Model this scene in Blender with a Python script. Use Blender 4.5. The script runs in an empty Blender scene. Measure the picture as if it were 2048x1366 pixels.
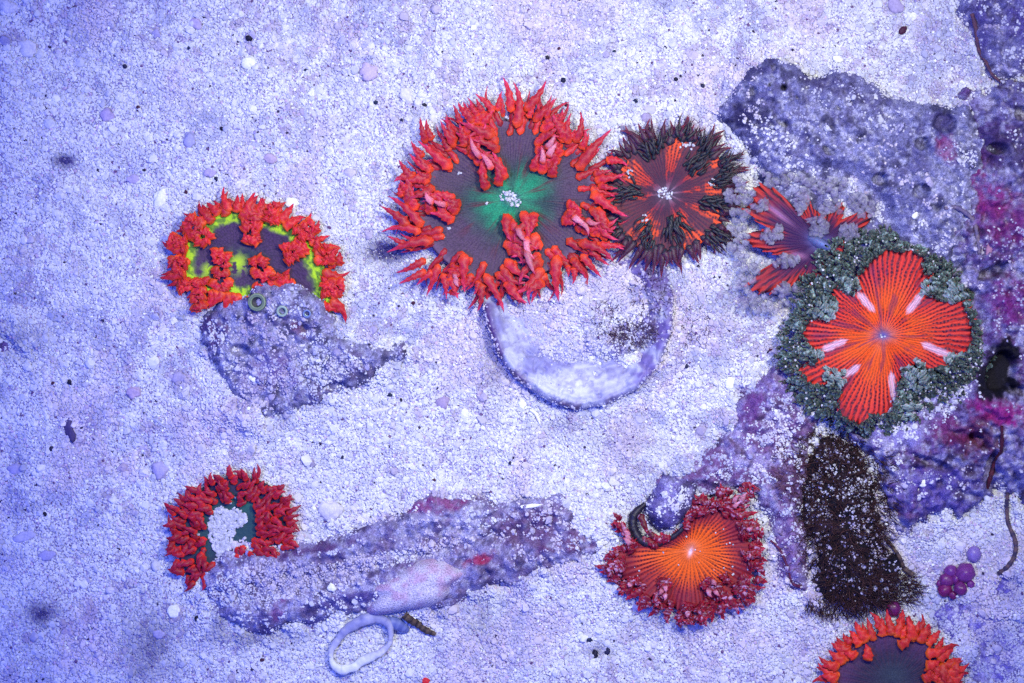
import bpy, math, random
import numpy as np
from mathutils import Vector
random.seed(7); RNG = np.random.default_rng(7)
S = 0.30 / 2048            # metres per layout unit: the bed in view is 30 cm wide
CX, CY = 1024.0, 683.0
scene = bpy.context.scene
COL = scene.collection

# ------------------------------------------------------------------ camera
D = 1.20
cam = bpy.data.cameras.new('camera'); camo = bpy.data.objects.new('camera', cam); COL.objects.link(camo)
camo.location = (0, 0, D); camo.rotation_euler = (0, 0, 0)
cam.sensor_width = 36; cam.lens = 36 * D / 0.30
cam.clip_start = 0.05; cam.clip_end = 20
cam.dof.use_dof = True; cam.dof.focus_distance = D - 0.003; cam.dof.aperture_fstop = 5.6
scene.camera = camo

# ------------------------------------------------------------------ light: tank lamps over the bed, blue water light around
world = bpy.data.worlds.new('World'); scene.world = world; world.use_nodes = True
bg = world.node_tree.nodes['Background']; bg.inputs[0].default_value = (0.110, 0.140, 1.0, 1); bg.inputs[1].default_value = 0.98
def spot(name, loc, target, angle, blend, radius, power, color):
    l = bpy.data.lights.new(name, 'SPOT'); l.spot_size = math.radians(angle); l.spot_blend = blend; l.shadow_soft_size = radius; l.energy = power; l.color = color
    o = bpy.data.objects.new(name, l); COL.objects.link(o); o.location = loc
    o.rotation_euler = (Vector(target) - Vector(loc)).to_track_quat('-Z', 'Y').to_euler()
spot('tank_lamp', (0.19, 0.12, 0.50), (0.022, 0.020, 0), 47, 1.0, 0.035, 9.8, (0.98, 0.985, 0.90))
spot('tank_lamp_second', (-0.02, 0.20, 0.52), (0.014, 0.018, 0), 45, 1.0, 0.040, 5.8, (0.98, 0.99, 0.92))
spot('blue_fill_lamp', (-0.26, -0.06, 0.62), (-0.05, -0.02, 0), 62, 1.0, 0.06, 10.0, (0.04, 0.12, 1.0))  # unseen blue fill, added to tint the lower left and deepen shadows
vs = scene.view_settings; vs.view_transform = 'Standard'; vs.look = 'None'; vs.gamma = 1; vs.exposure = 0.0; vs.use_curve_mapping = False
scene.render.engine = 'CYCLES'
scene.cycles.max_bounces = 5; scene.cycles.diffuse_bounces = 3
scene.cycles.use_denoising = False

# ------------------------------------------------------------------ helpers
ILL = np.array([0.90, 0.88, 1.50])
def lin(c):
    c = np.asarray(c, float) / 255.0
    return np.where(c <= 0.04045, c / 12.92, ((c + 0.055) / 1.055) ** 2.4)
def A(r, g, b):            # surface colour: how it looks under these lamps, turned into reflectance
    return np.clip(lin((r, g, b)) / ILL, 0.004, 0.86)
def mix(a, b, t):
    t = np.asarray(t, float)
    return a + (b - a) * (t[..., None] if t.ndim else t)
def sstep(a, b, x):
    t = np.clip((x - a) / (b - a), 0, 1); return t * t * (3 - 2 * t)
def _h(ix, iy, seed):
    n = (ix.astype(np.int64) * 374761393 + iy.astype(np.int64) * 668265263 + seed * 974634777) & 0x7fffffff
    n = ((n ^ (n >> 13)) * 1274126177) & 0x7fffffff
    n = ((n ^ (n >> 16)) * 1911520717) & 0x7fffffff
    return (n ^ (n >> 15) & 0xffff) % 65536 / 65535.0
def vnoise(x, y, seed=0):
    x = np.asarray(x, float); y = np.asarray(y, float)
    ix = np.floor(x); iy = np.floor(y); fx = x - ix; fy = y - iy
    fx = fx * fx * fx * (fx * (6 * fx - 15) + 10); fy = fy * fy * fy * (fy * (6 * fy - 15) + 10)
    a = _h(ix, iy, seed); b = _h(ix + 1, iy, seed); c = _h(ix, iy + 1, seed); d = _h(ix + 1, iy + 1, seed)
    return (a * (1 - fx) + b * fx) * (1 - fy) + (c * (1 - fx) + d * fx) * fy
def fbm(x, y, scale, seed=0, oct=4):
    x = np.asarray(x, float) / scale; y = np.asarray(y, float) / scale
    s = 0; a = 1; t = 0
    for k in range(oct):
        c, q = math.cos(k * 1.1), math.sin(k * 1.1)
        s = s + a * vnoise(x * c - y * q + 17.3 * k, x * q + y * c - 9.1 * k, seed + k * 31); t += a; a *= 0.5
        x = x * 2.03; y = y * 2.03
    return s / t
def cells(x, y, scale, seed=0):            # worley F1, F2-F1, id
    x = np.asarray(x, float) / scale; y = np.asarray(y, float) / scale
    ix = np.floor(x); iy = np.floor(y)
    f1 = np.full(x.shape, 9.0); f2 = np.full(x.shape, 9.0); cid = np.zeros(x.shape)
    for dx in (-1, 0, 1):
        for dy in (-1, 0, 1):
            jx = ix + dx; jy = iy + dy
            px = jx + _h(jx, jy, seed); py = jy + _h(jx, jy, seed + 7)
            d = np.hypot(px - x, py - y); w = d < f1
            f2 = np.where(w, f1, np.minimum(f2, d)); cid = np.where(w, _h(jx, jy, seed + 13), cid); f1 = np.where(w, d, f1)
    return f1, f2 - f1, cid
def world_pt(x, y, z=0.0):
    return ((x - CX) * S, (CY - y) * S, z * S)
def mk(name, v, faces, mat, origin=(0, 0, 0), col=None, parent=None, smooth=True, closed=False):
    """v in layout units (x right, y DOWN, z up); origin in layout units; faces = array of quads or list of tris+quads"""
    v = np.asarray(v, float).copy()
    w = np.empty_like(v); w[:, 0] = (v[:, 0] - origin[0]) * S; w[:, 1] = -(v[:, 1] - origin[1]) * S; w[:, 2] = (v[:, 2] - origin[2]) * S
    f = np.asarray(faces, np.int32)
    k = f.shape[1]
    p0, p1, p2 = w[f[:, 0]], w[f[:, 1]], w[f[:, 2]]
    nrm = np.cross(p1 - p0, p2 - p0)
    s = (nrm * p0).sum() if closed else nrm[:, 2].sum()
    if closed:
        c = w.mean(0); s = (nrm * (p0 - c)).sum()
    if s < 0: f = f[:, ::-1]
    me = bpy.data.meshes.new(name)
    me.vertices.add(len(w)); me.vertices.foreach_set('co', w.astype(np.float32).ravel())
    me.loops.add(f.size); me.loops.foreach_set('vertex_index', np.ascontiguousarray(f).ravel())
    me.polygons.add(len(f)); me.polygons.foreach_set('loop_start', np.arange(0, f.size, k, dtype=np.int32))
    me.polygons.foreach_set('loop_total', np.full(len(f), k, np.int32))
    me.update(calc_edges=True)
    me.polygons.foreach_set('use_smooth', np.full(len(f), bool(smooth)))
    if col is not None:
        c4 = np.ones((len(w), 4), np.float32); c4[:, :3] = np.clip(col, 0, 1)
        at = me.attributes.new('col', 'FLOAT_COLOR', 'POINT'); at.data.foreach_set('color', c4.ravel())
    me.materials.append(mat)
    o = bpy.data.objects.new(name, me); COL.objects.link(o)
    if parent is not None:
        o.parent = parent
    else:
        o.location = world_pt(*origin)
    return o
def tag(o, label, cat, group=None, kind=None):
    if label: o['label'] = label
    if cat: o['category'] = cat
    if group: o['group'] = group
    if kind: o['kind'] = kind
    return o
def empty(name, x, y, z=0):
    o = bpy.data.objects.new(name, None); COL.objects.link(o); o.location = world_pt(x, y, z); o.empty_display_size = 0.005
    return o

# ------------------------------------------------------------------ materials
def mat_attr(name, rough=0.6, spec=0.3, noise_scale=2500, noise_amt=0.25, bump=0.3, bump_scale=3000, sss=0.0, sssr=(1, .25, .2), sss_scale=0.0012, instancer=False, attr='col', trans=0.0, coat=0.0):
    m = bpy.data.materials.new(name); m.use_nodes = True
    nt = m.node_tree; N = nt.nodes; L = nt.links
    b = N['Principled BSDF']; b.inputs['Roughness'].default_value = rough
    b.inputs['Specular IOR Level'].default_value = spec
    at = N.new('ShaderNodeAttribute'); at.attribute_name = attr
    if instancer: at.attribute_type = 'INSTANCER'
    tc = N.new('ShaderNodeTexCoord')
    no = N.new('ShaderNodeTexNoise'); no.inputs['Scale'].default_value = noise_scale; no.inputs['Detail'].default_value = 3
    L.new(tc.outputs['Object'], no.inputs['Vector'])
    mr = N.new('ShaderNodeMapRange'); mr.inputs[1].default_value = 0.25; mr.inputs[2].default_value = 0.75
    mr.inputs[3].default_value = 1 - noise_amt; mr.inputs[4].default_value = 1 + noise_amt
    L.new(no.outputs['Fac'], mr.inputs[0])
    mu = N.new('ShaderNodeVectorMath'); mu.operation = 'MULTIPLY'
    L.new(at.outputs['Color'], mu.inputs[0]); L.new(mr.outputs[0], mu.inputs[1])
    L.new(mu.outputs[0], b.inputs['Base Color'])
    if bump > 0:
        n2 = N.new('ShaderNodeTexNoise'); n2.inputs['Scale'].default_value = bump_scale; n2.inputs['Detail'].default_value = 2
        L.new(tc.outputs['Object'], n2.inputs['Vector'])
        bp = N.new('ShaderNodeBump'); bp.inputs['Strength'].default_value = bump; bp.inputs['Distance'].default_value = 0.0004
        L.new(n2.outputs['Fac'], bp.inputs['Height']); L.new(bp.outputs[0], b.inputs['Normal'])
    if sss > 0:
        b.inputs['Subsurface Weight'].default_value = sss; b.inputs['Subsurface Radius'].default_value = sssr
        b.inputs['Subsurface Scale'].default_value = sss_scale
    if coat > 0:
        b.inputs['Coat Weight'].default_value = coat; b.inputs['Coat Roughness'].default_value = 0.25
    if trans > 0: b.inputs['Transmission Weight'].default_value = trans
    return m
M_SAND = mat_attr('sand_bed', 0.9, 0.1, 4000, 0.3, 0.6, 2500)
M_GRAIN = mat_attr('sand_grain', 0.5, 0.35, 3000, 0.12, 0.0, instancer=True, attr='tint')
M_ROCK = mat_attr('encrusted_rock', 0.75, 0.25, 2600, 0.6, 0.9, 2600)
M_SHELL = mat_attr('old_shell', 0.5, 0.35, 900, 0.12, 0.15, 1800)
M_TENT = mat_attr('tentacle_flesh', 0.46, 0.28, 1800, 0.2, 0.12, 2500, sss=0.35, sssr=(1, .16, .14), sss_scale=0.0011)
M_VES = mat_attr('clear_vesicle', 0.3, 0.4, 1500, 0.2, 0.0); M_VES.node_tree.nodes['Principled BSDF'].inputs['Alpha'].default_value = 0.42
M_DISC = mat_attr('disc_flesh', 0.6, 0.25, 3000, 0.22, 0.25, 3500)
M_PEB = mat_attr('pebble', 0.6, 0.3, 1500, 0.2, 0.35, 1800)
M_WORM = mat_attr('worm_tube', 0.6, 0.3, 2500, 0.4, 0.6, 3000)
M_ALGA = mat_attr('alga_hair', 0.7, 0.2, 2500, 0.3, 0.0)
M_BUB = mat_attr('bubble_skin', 0.42, 0.3, 900, 0.22, 0.15, 900, sss=0.5, sssr=(1, .5, 1), sss_scale=0.0025, coat=.25)

# ------------------------------------------------------------------ ground relief
def sdf(px, py, poly):       # >0 inside
    poly = np.asarray(poly, float); n = len(poly)
    d2 = np.full(px.shape, 1e18); inside = np.zeros(px.shape, bool)
    for i in range(n):
        a = poly[i]; b = poly[(i + 1) % n]
        e = b - a; wx = px - a[0]; wy = py - a[1]
        t = np.clip((wx * e[0] + wy * e[1]) / (e @ e), 0, 1)
        d2 = np.minimum(d2, (wx - e[0] * t) ** 2 + (wy - e[1] * t) ** 2)
        c = ((a[1] <= py) & (b[1] > py)) | ((b[1] <= py) & (a[1] > py))
        xx = a[0] + (py - a[1]) / (e[1] if abs(e[1]) > 1e-9 else 1e-9) * e[0]
        inside ^= c & (px < xx)
    d = np.sqrt(d2); return np.where(inside, d, -d)
def ell(x, y, cx, cy, rx, ry, rot=0):
    c, s = math.cos(math.radians(rot)), math.sin(math.radians(rot))
    u = ((x - cx) * c + (y - cy) * s) / rx; v = (-(x - cx) * s + (y - cy) * c) / ry
    return np.hypot(u, v)
def gauss(x, y, cx, cy, rx, ry=None, rot=0):
    return np.exp(-ell(x, y, cx, cy, rx, ry or rx, rot) ** 2)
SAND_BUMPS = [(770, 505, 42, 26, -22), (125, 322, 26, 18, -9), (1205, 1306, 30, 14, -6), (500, 1290, 70, 40, -6), (300, 1250, 70, 90, 4),
              (1150, 610, 100, 75, 16), (600, 840, 200, 60, 6), (1060, 840, 160, 40, -6), (720, 1285, 50, 36, 5), (240, 700, 200, 160, 5),
              (1950, 1060, 70, 70, 4), (1290, 1190, 160, 60, 5), (1530, 860, 40, 60, 6), (1430, 620, 110, 110, 10), (860, 905, 260, 40, 7), (1345, 1050, 60, 60, -8), (440, 790, 60, 50, 22), (480, 840, 60, 40, 20), (420, 1240, 50, 40, 14), (1180, 1050, 60, 60, 14)]
def sand_h(x, y):
    h = 30 * (fbm(x, y, 230, 3, 3) - 0.5) + 20 * (fbm(x, y, 90, 9, 4) - 0.5)
    for cx, cy, rx, ry, a in SAND_BUMPS: h = h + a * gauss(x, y, cx, cy, rx, ry)
    for r in Rock.all:                       # sand drifted up against the stones
        if r.drift <= 0: continue
        m = r.near(x, y, 30)
        if m.any():
            d = sdf(x[m], y[m], r.poly); h[m] += r.drift * sstep(-46, 4, d) * sstep(.36, .64, fbm(x[m], y[m], 42, r.seed + 400, 3))
    return h
CAPS = [(1640, 480, 150, 40), (1760, 680, 205, 62), (1390, 1120, 150, 14), (1783, 1366, 160, 8)]
class Rock:
    all = []
    def __init__(s, name, poly, H, w, seed, step=3.0, bumps=(), pits=(), jit=16, amp=10, fine=5, drop=1.6, dust=0.5, capped=True, smooth_in=False, lump=26, drift=20):
        s.__dict__.update(locals()); s.poly = np.array(poly, float)
        s.bb = (s.poly[:, 0].min() - 30, s.poly[:, 0].max() + 30, s.poly[:, 1].min() - 30, s.poly[:, 1].max() + 30)
        Rock.all.append(s)
    def d(s, x, y):
        return sdf(x, y, s.poly) + s.jit * (fbm(x, y, 45, s.seed + 1, 4) - 0.5) * 2
    def height(s, x, y):
        d = s.d(x, y)
        ins = sstep(0, 30, d)
        h = np.where(d > 0, s.H * (1 - np.exp(-np.maximum(d, 0) / s.w)), d * s.drop)
        h = h + ins * s.amp * 2 * (fbm(x, y, 70, s.seed + 5, 4) - 0.5)
        f1, e, c = cells(x + 10 * fbm(x, y, 30, s.seed), y + 10 * fbm(x, y, 30, s.seed + 2), s.lump, s.seed)
        h = h + sstep(0, 12, d) * s.fine * (1.2 * (0.6 - f1) + 2 * (fbm(x, y, 14, s.seed + 9, 3) - 0.5))
        for b in s.bumps: h = h + b[5] * gauss(x, y, b[0], b[1], b[2], b[3], b[4])
        for b in s.pits:
            r = ell(x, y, b[0], b[1], b[2], b[2] * (b[4] if len(b) > 4 else 1), b[5] if len(b) > 5 else 0)
            k = sstep(1.15, 0.7, r); h = np.where(k > 0, np.maximum(h - 1.8 * b[3] * k, np.minimum(h, 34 if s.H > 60 else 12)), h)
        if s.capped:
            for cx, cy, r, z in CAPS:
                k = sstep(1.12, 0.92, np.hypot(x - cx, y - cy) / r)
                h = np.where(h > z, h + (z - h) * k, h)
        return h
    def near(s, x, y, e=0):
        return (x > s.bb[0] - e) & (x < s.bb[1] + e) & (y > s.bb[2] - e) & (y < s.bb[3] + e)
def surf(x, y):
    z = sand_h(x, y); own = np.full(x.shape, -1)
    for i, r in enumerate(Rock.all):
        m = r.near(x, y)
        if not m.any(): continue
        h = np.full(x.shape, -1e9); h[m] = r.height(x[m], y[m])
        w = h > z; z = np.where(w, h, z); own = np.where(w, i, own)
    return z, own

SLATE = A(116, 106, 186); PALE = A(164, 156, 226); INDIGO = A(66, 56, 108); PURP = A(96, 52, 150); MAG = A(128, 26, 122); WINE = A(98, 26, 78); DARK = A(30, 24, 58); BROWN = A(84, 58, 104); GREY = A(120, 116, 190)
def rock_col(x, y, h, d, seed, tones, patches=()):
    a = fbm(x, y, 95, seed + 40, 4); b = fbm(x, y, 34, seed + 41, 4); c = fbm(x, y, 12, seed + 42, 3)
    col = mix(np.broadcast_to(tones[0], x.shape + (3,)), tones[1], sstep(0.38, 0.62, a))
    col = mix(col, tones[2], sstep(0.52, 0.66, b) * 0.8)
    col = mix(col, tones[3], sstep(0.56, 0.70, c) * 0.8)
    col = mix(col, tones[4], sstep(0.60, 0.74, fbm(x, y, 22, seed + 44, 4)) * 0.85)
    fz = fbm(x, y, 6.5, seed + 60, 2); col = mix(col, tones[4], sstep(.58, .75, fz) * .55); col = mix(col, tones[2], sstep(.42, .25, fz) * .45)
    for (cx, cy, rx, ry, rot, cc, k) in patches:
        m = gauss(x, y, cx, cy, rx * 1.1, ry * 1.1, rot) * (0.1 + 1.7 * fbm(x, y, 22, seed + 50, 4)) * (.55 + .9 * fbm(x, y, 8, seed + 51, 2))
        col = mix(col, cc, sstep(0.25, 0.8, m) * k)
    return col
def build_rock(r, tones, label, cat='rock', patches=(), mat=None, zmin=-14, colfn=None, parent=None, name=None):
    st = r.step
    xs = np.arange(r.bb[0], r.bb[1] + st, st); ys = np.arange(r.bb[2], r.bb[3] + st, st)
    X, Y = np.meshgrid(xs, ys); d = r.d(X, Y); Z = r.height(X, Y)
    X = X + 0.45 * st * (vnoise(X * 1.7, Y * 1.7, 5) - 0.5) * 2; Y = Y + 0.45 * st * (vnoise(X * 1.9, Y * 1.3, 6) - 0.5) * 2
    Z = np.maximum(Z, zmin)
    keep = Z > zmin + 0.01
    ny, nx = X.shape
    q = keep[:-1, :-1] | keep[1:, :-1] | keep[:-1, 1:] | keep[1:, 1:]
    idx = np.arange(nx * ny).reshape(ny, nx)
    F = np.stack([idx[:-1, :-1][q], idx[:-1, 1:][q], idx[1:, 1:][q], idx[1:, :-1][q]], 1)
    used = np.unique(F); re = np.full(nx * ny, -1); re[used] = np.arange(len(used)); F = re[F]
    x = X.ravel()[used]; y = Y.ravel()[used]; z = Z.ravel()[used]
    c = colfn(x, y, z, d.ravel()[used]) if colfn else rock_col(x, y, z, d.ravel()[used], r.seed, tones, patches)
    org = (float(r.poly[:, 0].mean()), float(r.poly[:, 1].mean()), 0)
    o = mk(name or r.name, np.stack([x, y, z], 1), F, mat or M_ROCK, org, c)
    if label: tag(o, label, cat)
    return o

# ------------------------------------------------------------------ rocks (relief first, so sand can lie on them)
R_POLYP = Rock('sandy_rock', [(398, 655), (420, 625), (455, 603), (488, 580), (500, 563), (530, 557), (560, 562), (620, 570), (652, 588), (668, 620), (684, 660), (720, 672), (790, 692), (812, 708), (775, 738), (735, 765), (690, 787), (640, 802), (590, 822), (540, 838), (503, 850), (470, 800), (440, 740), (408, 690)],
    40, 13, 11, bumps=[(560, 605, 70, 40, 5, 26), (520, 660, 60, 50, 20, 10), (640, 640, 34, 40, 0, 12), (700, 720, 90, 40, 10, 6), (520, 800, 50, 40, 0, -6)], pits=[(610, 655, 8, 10), (482, 700, 20, 12, .6), (545, 590, 6, 8), (668, 772, 22, 14, .35, -15)], jit=17, amp=9, fine=11, lump=20, dust=0.58)
R_LOG = Rock('long_rock', [(392, 1162), (400, 1128), (450, 1096), (560, 1096), (600, 1084), (700, 1062), (800, 1030), (838, 1000), (862, 986), (930, 994), (990, 1000), (1060, 986), (1125, 974), (1152, 1000), (1185, 1050), (1222, 1078), (1225, 1102), (1150, 1132), (1060, 1152), (960, 1188), (905, 1212), (850, 1226), (700, 1232), (600, 1248), (540, 1268), (480, 1264), (440, 1236), (400, 1190)],
    40, 15, 23, bumps=[(470, 1150, 60, 40, -10, 24), (640, 1106, 140, 15, -16, 20), (900, 1026, 150, 18, -10, 20), (1100, 1010, 60, 22, -15, 6), (760, 1132, 260, 14, -13, -12), (540, 1215, 120, 22, -6, 14), (1050, 1115, 120, 16, -14, 8), (980, 1075, 90, 14, -12, -8)], jit=13, amp=9, fine=10, lump=20, dust=0.52)
R_UP = Rock('encrusted_rock', [(1436, 216), (1470, 176), (1488, 143), (1535, 110), (1590, 132), (1634, 158), (1678, 135), (1722, 150), (1751, 172), (1788, 198), (1840, 205), (1887, 209), (1930, 205), (2010, 290), (1990, 420), (1950, 540), (1790, 580), (1700, 600), (1585, 570), (1545, 400), (1510, 335), (1485, 304), (1462, 266), (1437, 236)],
    70, 26, 37, bumps=[(1640, 240, 120, 80, 30, 14), (1820, 420, 120, 90, 0, 16), (1560, 210, 50, 60, 0, 8)], pits=[(1546, 138, 6, 18), (1563, 180, 6, 18), (1504, 186, 8, 18), (1535, 175, 4, 12), (1755, 360, 14, 34, .9), (1653, 304, 16, 12, .5, 30), (1561, 249, 13, 12, .5, 20), (1837, 290, 14, 14), (1883, 250, 24, 16, .8), (1672, 220, 4, 9), (1590, 200, 4, 9), (1835, 385, 16, 12)],
    jit=13, amp=15, fine=13, lump=19, step=2.5, dust=0.47)
R_RIGHT = Rock('purple_reef_rock', [(1918, 196), (1960, 180), (2008, 160), (2080, 158), (2240, 150), (2240, 1010), (2060, 1030), (2000, 985), (1960, 1000), (1905, 1036), (1850, 1050), (1788, 1055), (1750, 985), (1744, 915), (1700, 870), (1760, 780), (1900, 720), (1880, 560), (1895, 430), (1935, 330)],
    92, 32, 53, bumps=[(1990, 470, 70, 60, 0, 20), (2000, 640, 60, 70, 0, 16), (1990, 826, 66, 32, 20, 36), (1840, 880, 60, 40, 10, -8), (1830, 970, 90, 60, 0, -26), (1940, 950, 60, 50, 0, -20), (1960, 260, 40, 60, 0, 8), (2030, 330, 50, 60, 0, 14)],
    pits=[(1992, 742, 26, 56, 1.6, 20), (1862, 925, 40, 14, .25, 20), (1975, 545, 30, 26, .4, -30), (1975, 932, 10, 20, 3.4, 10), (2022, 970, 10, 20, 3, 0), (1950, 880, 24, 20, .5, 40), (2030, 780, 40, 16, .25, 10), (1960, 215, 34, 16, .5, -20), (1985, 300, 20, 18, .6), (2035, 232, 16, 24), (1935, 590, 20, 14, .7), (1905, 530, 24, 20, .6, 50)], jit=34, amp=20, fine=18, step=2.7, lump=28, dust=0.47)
R_CORNER = Rock('reef_rock', [(1918, -60), (1915, 25), (1935, 55), (1950, 110), (1975, 160), (2000, 172), (2080, 150), (2240, 140), (2240, -60)],
    56, 22, 71, jit=8, amp=12, fine=13, lump=20, dust=0.52)
R_MID = Rock('brown_purple_rock', [(1548, 730), (1625, 752), (1650, 830), (1618, 900), (1612, 1000), (1622, 1190), (1595, 1186), (1556, 1150), (1545, 1060), (1505, 985), (1440, 985), (1400, 990), (1330, 985), (1306, 965), (1335, 932), (1420, 900), (1462, 852), (1466, 806), (1491, 770)],
    36, 16, 83, bumps=[(1560, 820, 50, 50, 0, 14), (1590, 950, 40, 60, 0, 10)], jit=12, amp=8, fine=9, lump=18, dust=0.55)
R_KNOB = Rock('rounded_rock_knob', [(1300, 985), (1325, 945), (1370, 942), (1400, 968), (1392, 1010), (1374, 1040), (1350, 1060), (1318, 1064), (1294, 1040), (1288, 1010)],
    56, 12, 91, step=2.4, jit=5, amp=3, fine=4, lump=18, dust=0.56, capped=False)
R_RAMP = Rock('low_dusty_rock', [(1862, 1232), (1905, 1196), (1965, 1160), (2060, 1120), (2240, 1090), (2240, 1440), (1960, 1440), (1930, 1330)],
    15, 22, 97, jit=12, amp=4, fine=3, dust=0.60)
R_LEFTLOW = Rock('buried_stone', [(1, 668), (30, 645), (66, 652), (72, 680), (40, 706), (-20, 720), (-60, 690)], 9, 14, 101, jit=8, amp=3, fine=3, dust=0.55)
R_ALGA = Rock('algae_mat', [(1628, 866), (1720, 874), (1762, 950), (1772, 1030), (1780, 1100), (1800, 1160), (1790, 1200), (1730, 1212), (1660, 1210), (1622, 1180), (1612, 1100), (1600, 1010), (1606, 930)],
    44, 24, 113, step=3.5, jit=24, amp=6, fine=7, lump=12, dust=0.50, capped=False, drift=0)

# half-buried shell: thick curved lip round a hollow that sand has filled
SH_POLY = [(962, 590), (972, 650), (990, 705), (1030, 762), (1085, 800), (1150, 824), (1215, 812), (1275, 782), (1322, 730), (1345, 660), (1350, 590), (1330, 530), (1290, 512), (1240, 520), (1150, 530), (1040, 545)]
class Shell(Rock):
    def d(s, x, y): return sdf(x, y, s.poly) + 5 * (fbm(x, y, 40, 3, 3) - 0.5)
    def height(s, x, y):
        d = s.d(x, y)
        lip = np.where(d < 0, d * 1.5, 0)
        # width of the lip: broad in front, thin at the sides
        ang = np.arctan2(y - 640, x - 1150)
        wid = 60 + 62 * np.exp(-((ang - 1.75) / 0.75) ** 2) - 8 * np.exp(-((ang - 0.2) / 0.6) ** 2)
        u = np.clip(d / wid, 0, 3)
        prof = 42 * np.exp(-((u - 0.16) / 0.20) ** 2) * (u < 0.16) + (u >= 0.16) * (42 - 32 * sstep(0.16, 1.0, u))
        prof = prof * sstep(0, 0.06, u)
        h = np.where(d > 0, prof, lip)
        back = sstep(560, 660, y + 0.10 * np.abs(x - 1150)); h = np.where(h > 0, h * (0.10 + 0.90 * back), h)
        h = h + sstep(4, 14, d) * (1.1 * np.sin(d * .42 + 3 * fbm(x, y, 40, 71, 2)) + 3.5 * (fbm(x, y, 11, 72, 3) - .5)) - 5 * sstep(.66, .74, fbm(x, y, 10, 73, 2)) * (d > 6) + sstep(0, 8, d) * 3 * (fbm(x, y, 50, 77, 3) - 0.5) + sstep(30, 6, d) * 4 * (fbm(x, y, 9, 78, 3) - 0.5)
        # a second, crusted inner fold on the right
        h = h + 16 * np.exp(-((ell(x, y, 1230, 610, 78, 92, 15) - 1) / 0.16) ** 2) * sstep(10, 40, d) * (x > 1175) * (0.6 + 0.8 * fbm(x, y, 25, 31, 3))
        return h
R_SHELL = Shell('half_buried_shell', SH_POLY, 46, 10, 120, step=2.6, dust=0.30, drift=10)

t_purple = (SLATE, PURP, PALE, PALE, INDIGO)
build_rock(R_POLYP, (A(116, 112, 178), A(140, 136, 202), A(100, 86, 150), A(168, 166, 228), A(58, 52, 98)), 'lumpy violet sand-dusted rock covering the lower edge of the yellow-green anemone', patches=[(430, 660, 30, 40, 0, A(84, 52, 120), .8), (600, 660, 26, 12, 30, WINE, .5), (540, 740, 60, 40, 0, A(120, 96, 180), .6)])
build_rock(R_LOG, (A(134, 126, 194), A(160, 154, 216), A(112, 92, 152), A(172, 168, 228), A(74, 60, 112)), 'long ridged rock with magenta streaks lying across the sand beside the ring shell',
    patches=[(870, 1010, 70, 16, -10, MAG, .75), (960, 1115, 34, 12, -20, A(150, 24, 84), .8), (640, 1094, 90, 9, -12, A(84, 48, 120), .8), (1060, 1060, 80, 40, 0, A(92, 60, 120), .8), (1150, 1085, 60, 18, -10, WINE, .7), (740, 1190, 160, 12, -10, A(76, 62, 150), .8), (560, 1215, 16, 26, 10, A(110, 50, 140), .7), (620, 1250, 120, 12, -8, A(70, 64, 150), .8)])
build_rock(R_UP, (A(112, 110, 180), A(138, 136, 204), A(92, 86, 152), A(168, 166, 228), A(58, 54, 100)), 'large violet-grey rock with small dark holes above the grey anemone', patches=[(1480, 250, 34, 60, 20, A(44, 38, 92), .9), (1520, 140, 40, 16, -30, A(52, 46, 108), .8), (1650, 170, 60, 18, 20, A(66, 56, 120), .7), (1880, 255, 30, 28, 0, A(58, 48, 120), .8), (1890, 300, 30, 24, 40, A(130, 34, 120), .6)])
build_rock(R_RIGHT, (A(114, 104, 178), A(102, 72, 148), A(150, 144, 208), A(168, 164, 228), A(56, 34, 78)), 'rugged purple reef rock with magenta crusts along the right edge', patches=[(1925, 330, 44, 44, 40, A(150, 26, 112), 0.78), (1965, 390, 40, 60, -30, A(128, 20, 118), 0.78), (2000, 440, 60, 60, 0, A(110, 24, 120), 0.70), (1996, 824, 66, 30, 20, A(140, 22, 130), 0.95), (2010, 610, 50, 60, 0, A(112, 24, 128), 0.70), (1900, 860, 60, 30, 0, A(104, 24, 96), .7), (1950, 880, 40, 50, 0, A(90, 20, 70), .7), (1790, 870, 60, 40, 0, A(126, 116, 206), .9), (2000, 300, 60, 60, 0, A(60, 44, 110), .8), (1860, 980, 90, 50, 0, A(94, 76, 176), .8), (1992, 742, 44, 66, 20, A(16, 12, 30), 1.0), (1992, 742, 40, 60, 20, A(16, 12, 30), 1.0)])  # the near-black patches paint the cave's shade into the rock colour
build_rock(R_CORNER, (A(112, 108, 176), A(98, 90, 164), A(138, 134, 202), PALE, INDIGO), 'violet rock in the upper right corner crossed by a thin brown worm tube', patches=[(1960, 60, 20, 60, -12, A(74, 60, 150), .7), (2040, 60, 40, 60, 0, A(84, 64, 164), .5)])
build_rock(R_MID, (A(120, 98, 176), A(106, 74, 142), A(146, 132, 204), PALE, A(76, 54, 100)), 'low brown and purple rock between the orange-centred anemone and the dark algae', patches=[(1575, 950, 44, 60, 0, A(86, 52, 96), .8), (1570, 1090, 40, 70, 0, A(120, 88, 160), .7), (1500, 830, 26, 40, 20, A(92, 40, 130), .7)])
build_rock(R_KNOB, (A(96, 86, 168), A(120, 108, 190), A(80, 66, 140), PALE, INDIGO), 'rounded sandy rock knob biting into the upper left of the orange-centred anemone')
build_rock(R_RAMP, (A(120, 110, 206), A(104, 92, 196), PALE, PALE, A(80, 68, 150)), 'low sand-dusted violet rock in the lower right corner')
build_rock(R_LEFTLOW, (A(110, 84, 160), A(120, 92, 170), A(96, 70, 150), PALE, INDIGO), 'flat mauve stone half buried in sand at the left edge')
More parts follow.
